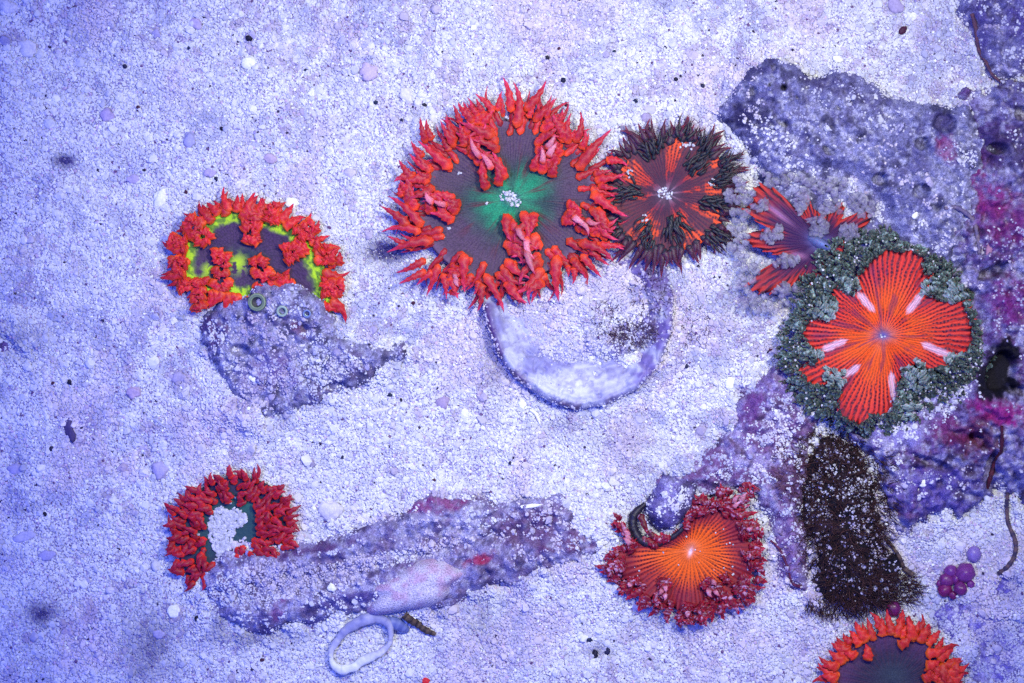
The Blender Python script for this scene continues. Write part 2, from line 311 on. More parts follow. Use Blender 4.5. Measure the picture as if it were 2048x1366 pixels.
def shell_col(x, y, z, d):
    n = fbm(x, y, 60, 5, 4)
    c = mix(np.broadcast_to(A(172, 172, 226), x.shape + (3,)), A(126, 124, 200), sstep(0.38, 0.62, n) * 0.95)
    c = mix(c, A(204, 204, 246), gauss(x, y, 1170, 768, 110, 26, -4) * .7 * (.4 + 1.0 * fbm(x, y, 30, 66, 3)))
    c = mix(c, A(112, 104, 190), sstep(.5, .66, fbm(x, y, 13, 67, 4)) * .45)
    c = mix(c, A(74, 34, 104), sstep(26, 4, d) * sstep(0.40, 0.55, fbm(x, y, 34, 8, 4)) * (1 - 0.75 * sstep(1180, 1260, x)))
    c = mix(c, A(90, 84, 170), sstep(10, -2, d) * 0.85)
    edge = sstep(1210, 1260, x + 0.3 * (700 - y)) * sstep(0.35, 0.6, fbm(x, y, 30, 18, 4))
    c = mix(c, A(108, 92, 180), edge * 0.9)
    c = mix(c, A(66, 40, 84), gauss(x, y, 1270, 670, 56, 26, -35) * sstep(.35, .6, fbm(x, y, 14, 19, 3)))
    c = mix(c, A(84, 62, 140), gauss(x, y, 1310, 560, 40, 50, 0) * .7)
    return c
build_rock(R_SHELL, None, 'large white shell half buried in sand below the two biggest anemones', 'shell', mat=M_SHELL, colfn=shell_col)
def alga_col(x, y, z, d):
    n = fbm(x, y, 30, 61, 4)
    return mix(np.broadcast_to(A(16, 13, 26), x.shape + (3,)), A(52, 36, 54), sstep(0.5, 0.75, n))
alga = build_rock(R_ALGA, None, None, colfn=alga_col, name='algae_patch')
tag(alga, 'dark brown hairy algae patch flecked with sand below the green-fringed anemone', 'algae')

# pale pad grown on the long rock
def pad(name, cx, cy, rx, ry, rot, z0, h, col, parent, porg, seed):
    n, m = 48, 14; V = []; c, s = math.cos(math.radians(rot)), math.sin(math.radians(rot))
    for j in range(m + 1):
        t = j / m
        for i in range(n):
            a = 2 * math.pi * i / n; r = t * (1 + 0.16 * math.sin(2 * a + seed) + 0.10 * math.sin(5 * a + seed * 2))
            u, v = rx * r * math.cos(a), ry * r * math.sin(a)
            V.append((cx + u * c - v * s, cy + u * s + v * c, z0 + h * (1 - t ** 3) - 10 * t ** 8 * 2))
    V = np.array(V); V[:, 2] += 3 * (fbm(V[:, 0], V[:, 1], 26, seed, 3) - .5) * 2
    F = [(j * n + i, j * n + (i + 1) % n, (j + 1) * n + (i + 1) % n, (j + 1) * n + i) for j in range(m) for i in range(n)]
    k = mix(np.broadcast_to(col, (len(V), 3)), A(176, 140, 196), sstep(.45, .7, fbm(V[:, 0], V[:, 1], 18, seed + 3, 3)) * .8)
    return mk(name, V, F, M_ROCK, porg, k, parent)
LOG = bpy.data.objects['long_rock']
LORG = (float(R_LOG.poly[:, 0].mean()), float(R_LOG.poly[:, 1].mean()), 0)
o = pad('sponge_crust', 832, 1172, 112, 40, -15, 44, 22, A(186, 178, 226), LOG, LORG, 4); o['label'] = 'smooth pale pinkish crust on the near side of the rock'

# ------------------------------------------------------------------ sand bed
xs = np.arange(-420, 2470, 9.0); ys = np.arange(-400, 1770, 9.0)
X, Y = np.meshgrid(xs, ys); Z = sand_h(X, Y) - 1.2
ny, nx = X.shape; idx = np.arange(nx * ny).reshape(ny, nx)
F = np.stack([idx[:-1, :-1].ravel(), idx[:-1, 1:].ravel(), idx[1:, 1:].ravel(), idx[1:, :-1].ravel()], 1)
c = mix(np.broadcast_to(A(190, 186, 238), (nx * ny, 3)), A(150, 140, 214), sstep(.4, .65, fbm(X.ravel(), Y.ravel(), 40, 2, 4)))
o = mk('sand_bed', np.stack([X.ravel(), Y.ravel(), Z.ravel()], 1), F, M_SAND, (CX, CY, 0), c); o['kind'] = 'structure'

# ------------------------------------------------------------------ anemone builders
GRAINS = []      # extra sand grains lying on the animals: (x, y, z, size)
def tent(b, t, w, z0, z1, lift, bend=0.0, hook=0.0, nodes=4, phase=0.0, ruff=0.24, blunt=0.0, flat=0.46, cols=None, rings=20, M=12, pale=0.0, band=0.16):
    b = np.array(b, float); t = np.array(t, float)
    s = np.linspace(0, 1, rings) ** 0.95
    dv = t - b; Ln = max(np.hypot(*dv), 1e-3); u = dv / Ln; p = np.array([-u[1], u[0]])
    sp = b + np.outer(s, dv) + np.outer(bend * 4 * s * (1 - s) * Ln + hook * s ** 4 * Ln, p)
    z = z0 + (z1 - z0) * s + lift * 4 * s * (1 - s)
    tx = np.gradient(sp[:, 0]); ty = np.gradient(sp[:, 1]); q = np.hypot(tx, ty) + 1e-9
    nx_, ny_ = -ty / q, tx / q
    prof = np.sqrt(np.clip(1 - (1 - np.clip(s / 0.14, 0, 1)) ** 2, 0, 1)) * (1.08 - 0.16 * sstep(.05, .5, s))
    k = 0.36 + 0.42 * blunt
    tail = np.where(s > k, (1 - ((s - k) / (1 - k))), 1.0)
    prof = prof * np.where(s > k, tail ** (0.80 - 0.35 * blunt), 1.0)
    nd = np.maximum(0, np.cos(2 * np.pi * (nodes * s ** .9 + phase))) ** 2
    ruffm = 1 + ruff * nd - ruff * 0.35 * (1 - nd)
    ph = np.linspace(0, 2 * np.pi, M, endpoint=False)
    V = []; C = []
    top, rim, base, tip = cols
    for i in range(rings):
        e = np.abs(np.cos(ph))
        wid = max(w * prof[i], 0.12)
        off = np.cos(ph) * wid * (1 + (ruffm[i] - 1) * e)
        zz = np.sign(np.sin(ph)) * np.abs(np.sin(ph)) ** 1.5 * wid * flat * (1 - 0.12 * nd[i]) + e * w * 0.22 * math.sin(2 * math.pi * (nodes * s[i] + phase) + 1.0) * np.sign(np.cos(ph)) * ruff * 3
        V.append(np.stack([sp[i, 0] + nx_[i] * off, sp[i, 1] + ny_[i] * off, z[i] + zz], 1))
        cc = mix(np.broadcast_to(top, (M, 3)), rim, np.where(e > .95, 1.0, np.where(e > .8, .42, np.where(e > .4, .06, 0))))  # orange rims; the bright look of translucent edges is painted in here
        cc = mix(cc, rim, np.full(M, band * nd[i]))
        cc = mix(cc, base, np.full(M, float(sstep(.24, .04, s[i]))))
        cc = mix(cc, tip, np.full(M, float(sstep(.62, .95, s[i]))))
        C.append(cc)
    V = np.concatenate(V); C = np.concatenate(C)
    if pale > 0: C = mix(C, A(222, 146, 190), np.repeat(pale * sstep(.02, .3, s) * sstep(1.05, .7, s), M))
    i = np.arange(rings - 1)[:, None] * M; j = np.arange(M)[None, :]; j2 = (np.arange(M)[None, :] + 1) % M
    F = np.stack([(i + j).ravel(), (i + j2).ravel(), (i + M + j2).ravel(), (i + M + j).ravel()], 1)
    cap0 = np.array([[0, k_, k_ + 1, k_ + 1] for k_ in range(1, M - 1)])
    return V, F, C
class Anemone:
    def __init__(s, name, label, x, y, z, cols, group='rock flower anemones on the sand'):
        s.o = empty(name, x, y, 0); tag(s.o, label, 'anemone', group); s.x, s.y, s.z = x, y, z; s.cols = cols; s.n = 0; s.mat = M_TENT; s.fleck = 0.0; s.fleckc = A(186, 150, 212); s.rng = np.random.default_rng(int(x * 7 + y))
    def disc(s, table, colfn, dish=0.0, dome=0.0, rib=0.5, nrib=90, nth=300, nr=70, wave=0.0, wk=7, wph=0, tilt=(0, 0), mouth=3.0, teeth=0.0, folds=(), fdep=8.0, pucker=0.0):
        """table: [(angle_deg (0 = right, 90 = down), radius)]"""
        tb = sorted(table); an = np.radians([a for a, r in tb]); rr = np.array([r for a, r in tb], float)
        an3 = np.concatenate([an - 2 * np.pi, an, an + 2 * np.pi]); rr3 = np.concatenate([rr, rr, rr])
        def Rf(th): return np.interp(np.mod(th + np.pi, 2 * np.pi) - np.pi if False else np.mod(th, 2 * np.pi), an3, rr3)
        th0 = np.linspace(0, 2 * np.pi, 181)[:-1]; rs = Rf(th0); kk = np.array([0, 1, 2, 1, 0]) / 4.
        rs = sum(np.roll(rs, q) * kk[q + 2] for q in range(-2, 3))
        s.R = lambda th: np.interp(np.mod(th, 2 * np.pi), np.append(th0, 2 * np.pi), np.append(rs, rs[0]))
        def zf(x, y):
            dx, dy = x - s.x, y - s.y; r = np.hypot(dx, dy); th = np.arctan2(dy, dx); v = r / s.R(th)
            vv = np.clip(v, 0, 1.1)
            return s.z + dome * (1 - vv ** 2) + dish * vv ** 2 + wave * np.sin(wk * th + wph) * vv ** 3 + tilt[0] * dx + tilt[1] * dy - mouth * np.exp(-(r / 9) ** 2) - sum(fdep * np.exp(-(((np.degrees(th) - a + 180) % 360 - 180) / 13.0) ** 2) for a in folds) * np.clip(vv, 0, 1) ** 1.1 + pucker * np.exp(-((r - 15) / 6.0) ** 2) * (1 + .35 * np.cos(13 * th))
        s.zf = zf
        th = np.linspace(0, 2 * np.pi, nth, endpoint=False); v = np.linspace(0.004, 1, nr)
        TH, VV = np.meshgrid(th, v); Rr = s.R(TH) * VV * (1 + teeth * (np.cos(nrib * TH + .5 * np.sin(3 * TH)) * -.5 + 1.2 * (vnoise(TH * nrib / 6.283, TH * 0, 3) - .5)) * sstep(.7, 1, VV))
        x = s.x + Rr * np.cos(TH); y = s.y + Rr * np.sin(TH)
        z = zf(x, y) + rib * np.cos(nrib * TH) * sstep(.1, .4, VV) + 0.6 * (fbm(x, y, 9, 4, 2) - .5) * 2
        c = colfn(TH, VV, Rr, x, y)
        # the body turns under at the margin and runs down as a column to the ground
        xs_, ys_, zs_, cs_ = [x], [y], [z], [c]
        for (f, dz) in ((1.02, -3), (0.97, -8), (0.78, -10), (0.5, -14), (0.42, -60)):
            xx = s.x + s.R(th) * f * np.cos(th); yy = s.y + s.R(th) * f * np.sin(th)
            xs_.append(xx[None]); ys_.append(yy[None]); zs_.append((np.maximum(z[-1] + dz, -6) if dz > -40 else np.full(nth, -6.0))[None]); cs_.append((c[-1] * 0.8)[None])
        x, y, z = np.concatenate(xs_), np.concatenate(ys_), np.concatenate(zs_); c = np.concatenate(cs_)
        n = x.shape[0]; i = np.arange(n - 1)[:, None] * nth; j = np.arange(nth)[None]; j2 = (j + 1) % nth
        F = np.stack([(i + j).ravel(), (i + j2).ravel(), (i + nth + j2).ravel(), (i + nth + j).ravel()], 1)
        F = np.concatenate([F, np.array([[0, nth // 4, nth // 2, 3 * nth // 4]])])
        V = np.stack([x.ravel(), y.ravel(), z.ravel()], 1)
        # winding decided by the upper sheet
        o = mk('oral_disc', V, F, M_DISC, (s.x, s.y, 0), c.reshape(-1, 3), s.o)
        return o
    def t(s, b, t, w, z0=None, z1=None, lift=4, cols=None, name='tentacle', **kw):
        g = s.rng
        if z0 is None: z0 = float(s.zf(np.array(b[0]), np.array(b[1]))) + w * 0.35
        if z1 is None: z1 = z0 - 4
        kw.setdefault('phase', g.uniform(0, 1)); kw.setdefault('nodes', 4)
        V, F, C = tent(b, t, w, z0, z1, lift, cols=cols or s.cols, **kw)
        C = C * g.uniform(0.72, 1.12)
        if s.fleck > 0:
            k_ = sstep(.66, .76, fbm(V[:, 0] + 3 * V[:, 2], V[:, 1], 4.5, 12, 2)) * s.fleck; C = mix(C, s.fleckc, k_)
        s.n += 1
        return mk(name, V, F, s.mat, (s.x, s.y, 0), C, s.o, closed=True)
    def ring(s, n, f0, length, w, a0=0, a1=360, jit=0.25, dz=0, drop=6, lift=4, cols=None, lj=0.25, curl=0.25, skip=None, **kw):
        g = s.rng
        for k in range(n):
            a = math.radians(a0 + (a1 - a0) * (k + 0.5 + g.uniform(-.4, .4)) / n)
            r = float(s.R(a)) * (f0 + g.uniform(-.05, .05)); b = (s.x + r * math.cos(a), s.y + r * math.sin(a))
            if skip and skip(b[0], b[1]): continue
            L = length * (1 + g.uniform(-lj, lj)); aa = a + g.uniform(-jit, jit)
            t_ = (b[0] + L * math.cos(aa), b[1] + L * math.sin(aa))
            z0 = float(s.zf(np.array(b[0]), np.array(b[1]))) + w * .3 + dz + g.uniform(-1.5, 1.5)
            s.t(b, t_, w * g.uniform(.8, 1.15), z0, max(z0 - drop * g.uniform(.4, 1.3), 3), lift * g.uniform(.4, 1.4), cols=cols, bend=g.uniform(-.12, .12), hook=g.uniform(-curl, curl), **kw)
    def clump(s, a, b, hw, n, w, h=14, pale=2, cols=None, ln=1.0, **kw):
        """folded lobe of the margin: a (outer end) to b (inner end); tentacles shingle over it from both sides"""
        g = s.rng; a = np.array(a, float); b = np.array(b, float); ax = (b - a); L = np.hypot(*ax); u = ax / L; p = np.array([-u[1], u[0]])
        for k in range(n):
            f = (k + .5) / n; side = 1 if k % 2 else -1
            c = a + ax * f; hwk = hw * (0.75 + .35 * math.sin(math.pi * min(1, f + .15)))
            base = c + p * side * hwk * g.uniform(.75, 1.0) + u * g.uniform(-4, 4)
            tip = c - u * L * g.uniform(.10, .34) * ln - p * side * hwk * g.uniform(-.1, .75)
            zb = float(s.zf(np.array(base[0]), np.array(base[1]))) + h * (0.35 + .5 * f) + g.uniform(-1, 2)
            s.t(base, tip, w * g.uniform(.85, 1.25), zb, zb + h * g.uniform(.2, .7), g.uniform(2, 7), cols=cols, bend=g.uniform(-.25, .25), hook=g.uniform(-.3, .3), flat=.34, **kw)
        for k in range(3):           # rounded heads at the inner end
            base = b + p * (k - 1) * hw * .6 + u * g.uniform(-3, 6); tip = base - u * L * g.uniform(.3, .5) + p * g.uniform(-.4, .4) * hw
            zb = float(s.zf(np.array(base[0]), np.array(base[1]))) + h * .8
            s.t(base, tip, w * 1.15, zb, zb + h * .5, 5, cols=cols, bend=g.uniform(-.15, .15), **kw)
        for k in range(pale):
            f = .45 + .45 * (k + .5) / pale; c = a + ax * f + p * g.uniform(-.3, .3) * hw
            tip = c - u * L * g.uniform(.2, .4) + p * g.uniform(-.7, .7) * hw
            zb = float(s.zf(np.array(c[0]), np.array(c[1]))) + h * 1.75
            s.t(c, tip, w * g.uniform(.6, .85), zb, zb + 4, 3, cols=cols, pale=g.uniform(.4, .75), blunt=.25, ruff=.12, bend=g.uniform(-.25, .25), **{k_: v_ for k_, v_ in kw.items() if k_ not in ('blunt', 'ruff')})
    def fill(s, cx, cy, rx, ry, rot, n, length, w, h, dirfn=None, cols=None, **kw):
        """a mound of short tentacles over an ellipse"""
        g = s.rng; c, q = math.cos(math.radians(rot)), math.sin(math.radians(rot))
        for k in range(n):
            rr = math.sqrt((k + .5) / n); th = k * 2.39996 + g.uniform(-.3, .3)
            uu, vv = rx * rr * math.cos(th), ry * rr * math.sin(th)
            b = (cx + uu * c - vv * q, cy + uu * q + vv * c)
            aa = dirfn(b[0], b[1]) if dirfn else math.atan2(b[1] - cy, b[0] - cx)
            aa += g.uniform(-.5, .5); L = length * g.uniform(.7, 1.2)
            t_ = (b[0] + L * math.cos(aa), b[1] + L * math.sin(aa))
            zb = float(s.zf(np.array(cx), np.array(cy))) + h * (1 - rr * rr) + w * .4
            s.t(b, t_, w * g.uniform(.8, 1.2), zb, zb - h * .25 * rr, g.uniform(1, 4), cols=cols, bend=g.uniform(-.2, .2), hook=g.uniform(-.3, .3), **kw)
    def sand(s, cx, cy, rx, ry, n, size=6.0):
        g = s.rng
        for k in range(n):
            a = g.uniform(0, 6.283); r = math.sqrt(g.uniform(0, 1)); x = cx + rx * r * math.cos(a); y = cy + ry * r * math.sin(a)
            GRAINS.append((x, y, float(s.zf(np.array(x), np.array(y))) + size * .4, size * g.uniform(.7, 1.4)))
def radial_dots(th, r, n, period, seed):
    """thin dark dotted lines between ribs, lines forking outwards; 1 = dark"""
    def one(nn):
        u = np.cos(nn * th + 0.5 * np.sin(3 * th + seed)); line = sstep(-0.25, 0.6, u)
        k = np.floor((nn * th / (2 * np.pi)) + .5)
        dots = 0.55 + 0.45 * np.cos(2 * np.pi * (r / period + 0.37 * k))
        return line * (0.42 + 0.58 * sstep(.15, .7, dots))
    return one(n)

RED = (A(168, 24, 54), A(234, 68, 50), A(224, 72, 38), A(208, 50, 106))
# ---------------- 1: the big red anemone
def c1(x, y): return (740 + x / 2.731, 140 + y / 2.731)
a1 = Anemone('rock_anemone', 'largest anemone, red tentacles round a dark disc with a green centre', 1025, 398, 27, RED)
def col1(th, v, r, x, y):
    n = fbm(x, y, 50, 71, 4)
    c = mix(np.broadcast_to(A(74, 54, 88), th.shape + (3,)), A(44, 52, 70), sstep(.75, .35, v + .3 * (n - .5)))
    ray = 0.5 + 0.5 * np.cos(9 * th + 2 * np.sin(2 * th + 1)) * .6 + .5 * (fbm(th * 9 + 50, r / 30, 1, 5, 3) - .5)
    g = sstep(.60, .04, v + .22 * (fbm(x, y, 16, 88, 4) - .5)) * (.15 + .95 * ray) * (.55 + .8 * fbm(x, y, 7, 89, 2))
    g = g + .8 * gauss(x, y, 995, 418, 34, 26, -25) + .7 * gauss(x, y, 1062, 372, 40, 26, -30)
    c = mix(c, A(22, 128, 104), np.clip(g, 0, 1) * .95)
    c = mix(c, A(84, 34, 56), sstep(.55, .8, fbm(th * 14, r / 60, 1, 8, 3)) * sstep(.1, .3, v) * sstep(.8, .5, v) * .8)
    c = mix(c, A(120, 130, 170), gauss(x, y, 1024, 398, 15, 12) * .8)
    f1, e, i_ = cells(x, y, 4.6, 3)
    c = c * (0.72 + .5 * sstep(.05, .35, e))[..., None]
    c = mix(c, A(112, 84, 128), sstep(.88, 1, v) * .6)
    return c
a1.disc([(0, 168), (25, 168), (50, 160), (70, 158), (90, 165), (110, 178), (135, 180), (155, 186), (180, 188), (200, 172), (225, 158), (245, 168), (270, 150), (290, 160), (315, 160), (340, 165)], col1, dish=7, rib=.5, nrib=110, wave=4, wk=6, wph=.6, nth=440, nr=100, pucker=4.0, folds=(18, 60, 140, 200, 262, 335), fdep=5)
T1 = [(770,240,735,40,30),(795,325,808,70,34),(840,230,965,62,30),(725,265,728,140,16),(695,235,705,118,20),(860,270,905,170,20),(890,270,1000,150,24),(890,290,1035,172,26),(680,240,565,148,24),(600,260,545,178,24),(545,265,475,188,24),(565,300,512,178,26),(600,310,685,218,28),(580,310,575,205,26),(690,365,495,265,34),(560,385,465,357,24),(520,430,480,300,34),(470,410,435,255,28),(465,430,370,288,24),(440,450,380,355,26),(345,390,310,272,26),(305,410,258,268,24),(455,545,275,378,36),(350,555,215,460,28),(335,570,228,432,24),(240,600,168,490,28),(340,590,250,560,24),(210,665,170,605,24),(290,862,110,680,32),(215,860,55,752,32),(285,890,70,855,28),(245,975,105,895,26),(355,935,95,1008,32),(310,1035,150,1122,26),(310,1095,155,1162,24),(378,1060,305,1235,28),(395,1110,415,1255,22),(515,1000,495,1215,36),(440,1060,475,1100,18),(430,1130,470,1260,22),(555,1110,500,1208,24),(590,1150,570,1232,20),(610,1165,610,1322,26),(625,1110,758,1312,30),(680,1110,812,1218,26),(965,1110,888,1278,28),(1025,1010,1030,1268,38),(1078,1065,1088,1132,18),(1112,1075,1118,1172,22),(1100,1025,1188,1118,24),(1130,945,1342,1030,32),(1150,1005,1268,1132,26),(1235,965,1388,965,28),(1205,672,1398,825,34),(1200,655,1345,692,22),(1222,605,1398,590,28),(1240,628,1352,652,22),(1215,572,1312,540,24),(1130,555,1320,325,36),(1285,500,1408,512,28),(1170,462,1248,370,26),(1150,440,1186,338,24),(1110,405,1166,238,28),(1085,415,1080,240,28),(1060,405,1030,250,26),(1090,380,1125,330,22),(175,700,165,610,22),(1340,960,1390,970,14),(620,250,575,165,22),(500,300,470,190,20),(1010,300,1060,225,22),(960,280,1005,155,18),(450,1100,395,1230,22),(350,1100,260,1180,22),(1180,960,1300,1080,24),(1165,520,1260,430,24),(300,480,215,400,22)]
g = a1.rng
for k, (bx, by, tx, ty, w) in enumerate(T1):
    b = c1(bx, by); t_ = c1(tx, ty); z0 = float(a1.zf(np.array(b[0]), np.array(b[1]))) + 5 + g.uniform(0, 5) + (w > 30) * 5
    a1.t(b, t_, w / 2.731 * .82, z0, z0 + g.uniform(-6, 6), g.uniform(2, 8), bend=g.uniform(-.09, .09), hook=g.uniform(-.16, .16), nodes=int(g.integers(4, 6)), ruff=.36)
a1.ring(28, .80, 60, 7.2, dz=1, drop=8, curl=.4, jit=.3)
a1.ring(64, .93, 66, 6.4, dz=-3, drop=9, curl=.35, cols=(A(158, 24, 50), A(212, 52, 52), A(140, 36, 48), A(196, 40, 88)), jit=.3)
a1.clump(c1(560, 300), c1(690, 625), 31, 15, 8.4, h=17, pale=2, ln=1.2)
a1.clump(c1(1015, 300), c1(945, 575), 30, 15, 8.4, h=17, pale=3, ln=1.2)
a1.clump(c1(210, 640), c1(475, 790), 30, 15, 8.4, h=16, pale=2, ln=1.2)
a1.clump(c1(850, 1180), c1(825, 785), 41, 22, 8.8, h=19, pale=3, ln=1.1)
a1.clump(c1(1300, 875), c1(1060, 785), 28, 13, 8.4, h=17, pale=3, ln=1.2)
a1.clump(c1(470, 1210), c1(465, 1080), 14, 4, 7.0, h=8, pale=2)
a1.sand(1016, 394, 16, 11, 46, 4.4); a1.sand(1030, 406, 12, 8, 22, 4.2)
for (qx, qy) in ((490, 570), (430, 865), (640, 735), (400, 920), (750, 265)): a1.sand(*c1(qx, qy), 4, 3, 4, 4)

# ---------------- 2: dark spiky anemone with orange striped rays
def c3(x, y): return (1180 + x / 3.252, 200 + y / 3.252)
DK = (A(64, 30, 58), A(96, 44, 74), A(40, 40, 58), A(110, 36, 66))
DG = (A(30, 28, 42), A(60, 50, 76), A(26, 38, 44), A(66, 34, 58))
a2 = Anemone('rock_anemone', 'dark spiky anemone with orange striped rays touching the largest anemone', 1333, 388, 17, DK)
def col_stripes(orange, dark, n0, rs, seed, inner=None, period=7.5):
    def f(th, v, r, x, y):
        wob = th + .06 * (fbm(x, y, 22, seed, 3) - .5) + .03 * (fbm(x, y, 9, seed + 1, 2) - .5)
        dk = np.where(r < rs, radial_dots(wob, r, n0, period, seed), radial_dots(wob, r, n0 * 2, period, seed))
        c = mix(np.broadcast_to(orange[0], th.shape + (3,)), orange[1], sstep(.35, .95, v + .4 * (fbm(x, y, 60, seed + 2, 3) - .5)))
        c = mix(c, dark, np.clip(dk * (.75 + .8 * fbm(x, y, 20, seed + 6, 3)), 0, 1) * .97)
        if inner is not None: c = inner(c, th, v, r, x, y)
        return c
    return f
def in2(c, th, v, r, x, y):
    c = mix(c, A(84, 30, 70), sstep(.42, .2, v + .25 * (fbm(x, y, 30, 9, 3) - .5)) * .85)
    c = mix(c, A(150, 140, 190), gauss(x, y, 1333, 388, 20, 14) * .8)
    # the rays: orange only in fans, plum skin between them
    fan = np.zeros(th.shape); deg = np.degrees(th) % 360
    for (a, hw) in ((279, 12), (322, 6), (353, 6), (25, 6), (62, 13), (108, 5), (128, 9), (176, 7), (212, 14)):
        d_ = np.abs((deg - a + 180) % 360 - 180); fan = np.maximum(fan, sstep(hw + 4, hw - 3, d_ + 10 * (fbm(x, y, 14, 33, 2) - .5)))
    return mix(c, A(58, 32, 62), np.clip((1 - fan) + .8 * sstep(.5, .62, fbm(x, y, 13, 37, 3)), 0, 1) * .9)
a2.disc([(0, 120), (25, 122), (60, 118), (90, 112), (120, 120), (150, 118), (180, 105), (210, 112), (240, 112), (270, 108), (300, 122), (330, 125)], col_stripes((A(180, 50, 44), A(222, 76, 36)), A(52, 16, 44), 34, 46, 3, in2, 6), dish=6, rib=.6, nrib=76)
a2.ring(54, .92, 50, 6.5, dz=0, drop=4, jit=.25, ruff=.12, lj=.3)
a2.ring(40, .98, 34, 5.5, dz=4, drop=2, jit=.5, ruff=.12, lj=.3)
for (ex, ey, rx, ry, rot, n) in ((410, 335, 95, 60, -35, 24), (665, 440, 70, 70, 0, 22), (250, 600, 110, 52, 5, 24), (800, 668, 120, 44, 3, 24), (545, 810, 66, 84, 0, 24), (375, 850, 50, 95, -10, 20), (800, 880, 70, 70, 40, 18), (740, 330, 60, 80, 20, 18), (830, 530, 70, 36, -20, 13), (180, 830, 60, 60, 0, 10), (870, 430, 50, 80, 0, 14), (600, 240, 90, 40, 0, 12)):
    px, py = c3(ex, ey); a2.fill(px, py, rx / 3.252, ry / 3.252, rot, n, 34, 2.9, 13, cols=DG, ruff=.05, nodes=3, band=.1, dirfn=lambda x, y: math.atan2(y - 388, x - 1333))
a2.sand(1331, 388, 17, 12, 34, 4.0)
for (qx, qy) in ((260, 480), (600, 290), (650, 300), (800, 540), (360, 770)): a2.sand(*c3(qx, qy), 8, 8, 8, 4.5)

# ---------------- 3: grey bubbly anemone
LG = (A(140, 132, 190), A(188, 186, 224), A(112, 92, 160), A(196, 194, 230))
a3 = Anemone('rock_anemone', 'grey-lilac anemone with bubbly tentacles, dark red rays and a raised blue mouth', 1636, 488, 44, LG)
a3.mat = M_VES; a3.fleck = .75; a3.fleckc = A(100, 74, 150)
def in3(c, th, v, r, x, y):
    c = mix(c, A(56, 28, 84), sstep(1.0, .45, v + .35 * (fbm(x, y, 26, 9, 3) - .5)) * .92)
    c = mix(c, A(72, 82, 168), gauss(x, y, 1636, 486, 26, 16, 30) * .95)
    c = mix(c, A(176, 116, 186), gauss(x, y, 1552, 428, 32, 5, 38) * .65 + gauss(x, y, 1592, 512, 16, 6, 10) * .6)
    return c
a3.disc([(0, 50), (20, 45), (50, 45), (80, 50), (105, 85), (118, 80), (128, 100), (140, 154), (152, 150), (160, 78), (170, 96), (180, 140), (190, 136), (196, 88), (204, 164), (212, 152), (222, 168), (230, 146), (236, 72), (248, 66), (254, 100), (260, 66), (285, 56), (297, 86), (305, 86), (312, 60), (324, 104), (331, 120), (338, 102), (345, 60)], col_stripes((A(104, 24, 50), A(176, 44, 40)), A(38, 10, 42), 34, 60, 11, in3, 60), dome=10, dish=6, rib=.9, nrib=68, nth=480, wave=3, wk=6, teeth=.18)
def cone(an, x0, y0, x1, y1, r, z0, h, col):
    n, m = 20, 8; V = []; 
    for j in range(m + 1):
        f = j / m
        for i in range(n):
            a = 2 * math.pi * i / n; rr = r * (1 - f) ** .8 + 3 * f
            V.append((x0 + (x1 - x0) * f + rr * 1.5 * math.cos(a), y0 + (y1 - y0) * f + rr * .8 * math.sin(a) + rr * .7 * math.cos(a), z0 + h * f ** .8))
    F = [(j * n + i, j * n + (i + 1) % n, (j + 1) * n + (i + 1) % n, (j + 1) * n + i) for j in range(m) for i in range(n)]
    V = np.array(V); c = mix(np.broadcast_to(A(52, 34, 92), (len(V), 3)), col, np.repeat(np.linspace(0, 1, m + 1), n))
    return mk('mouth_cone', V, F, M_TENT, (an.x, an.y, 0), c, an.o)
cone(a3, 1630, 485, 1648, 494, 20, 46, 22, A(104, 116, 190))
BUBB = dict(ruff=.38, blunt=1.0, flat=.75, rings=11, M=10)
out3 = lambda x, y: math.atan2(y - 488, x - 1636)
inw3 = lambda x, y: math.atan2(488 - y, 1636 - x)
for (ex, ey, rx, ry, rot, n, z) in ((1465, 800, 70, 60, 0, 12, 14), (1690, 850, 62, 42, 0, 9, 12), (1155, 880, 70, 48, 0, 9, 12), (1250, 1060, 90, 32, -8, 9, 12), (1250, 1255, 70, 45, 0, 8, 8), (1350, 650, 45, 60, 0, 7, 8), (1080, 680, 40, 36, 0, 5, 10), (1560, 690, 80, 50, 0, 9, 8), (1790, 710, 60, 40, 0, 6, 6)):
    px, py = c3(ex, ey); a3.fill(px, py, rx / 3.252, ry / 3.252, rot, int(n * 1.3), 16, 7.2, z, nodes=2, dirfn=inw3, **BUBB)
for (ex, ey, rx, ry, rot, n, z) in ((985, 650, 80, 130, 0, 18, -6), (1240, 530, 150, 50, 0, 16, -4), (1490, 590, 150, 50, 0, 14, -4), (985, 900, 62, 150, 0, 16, -8), (1030, 1130, 80, 110, 0, 16, -8), (1110, 1310, 120, 60, 20, 15, -10), (1390, 1280, 80, 60, 0, 10, 4), (1720, 690, 90, 40, 0, 8, 2)):
    px, py = c3(ex, ey); a3.fill(px, py, rx / 3.252, ry / 3.252, rot, int(n * 1.05), 18, 6.8, z, nodes=2, dirfn=out3, **BUBB)

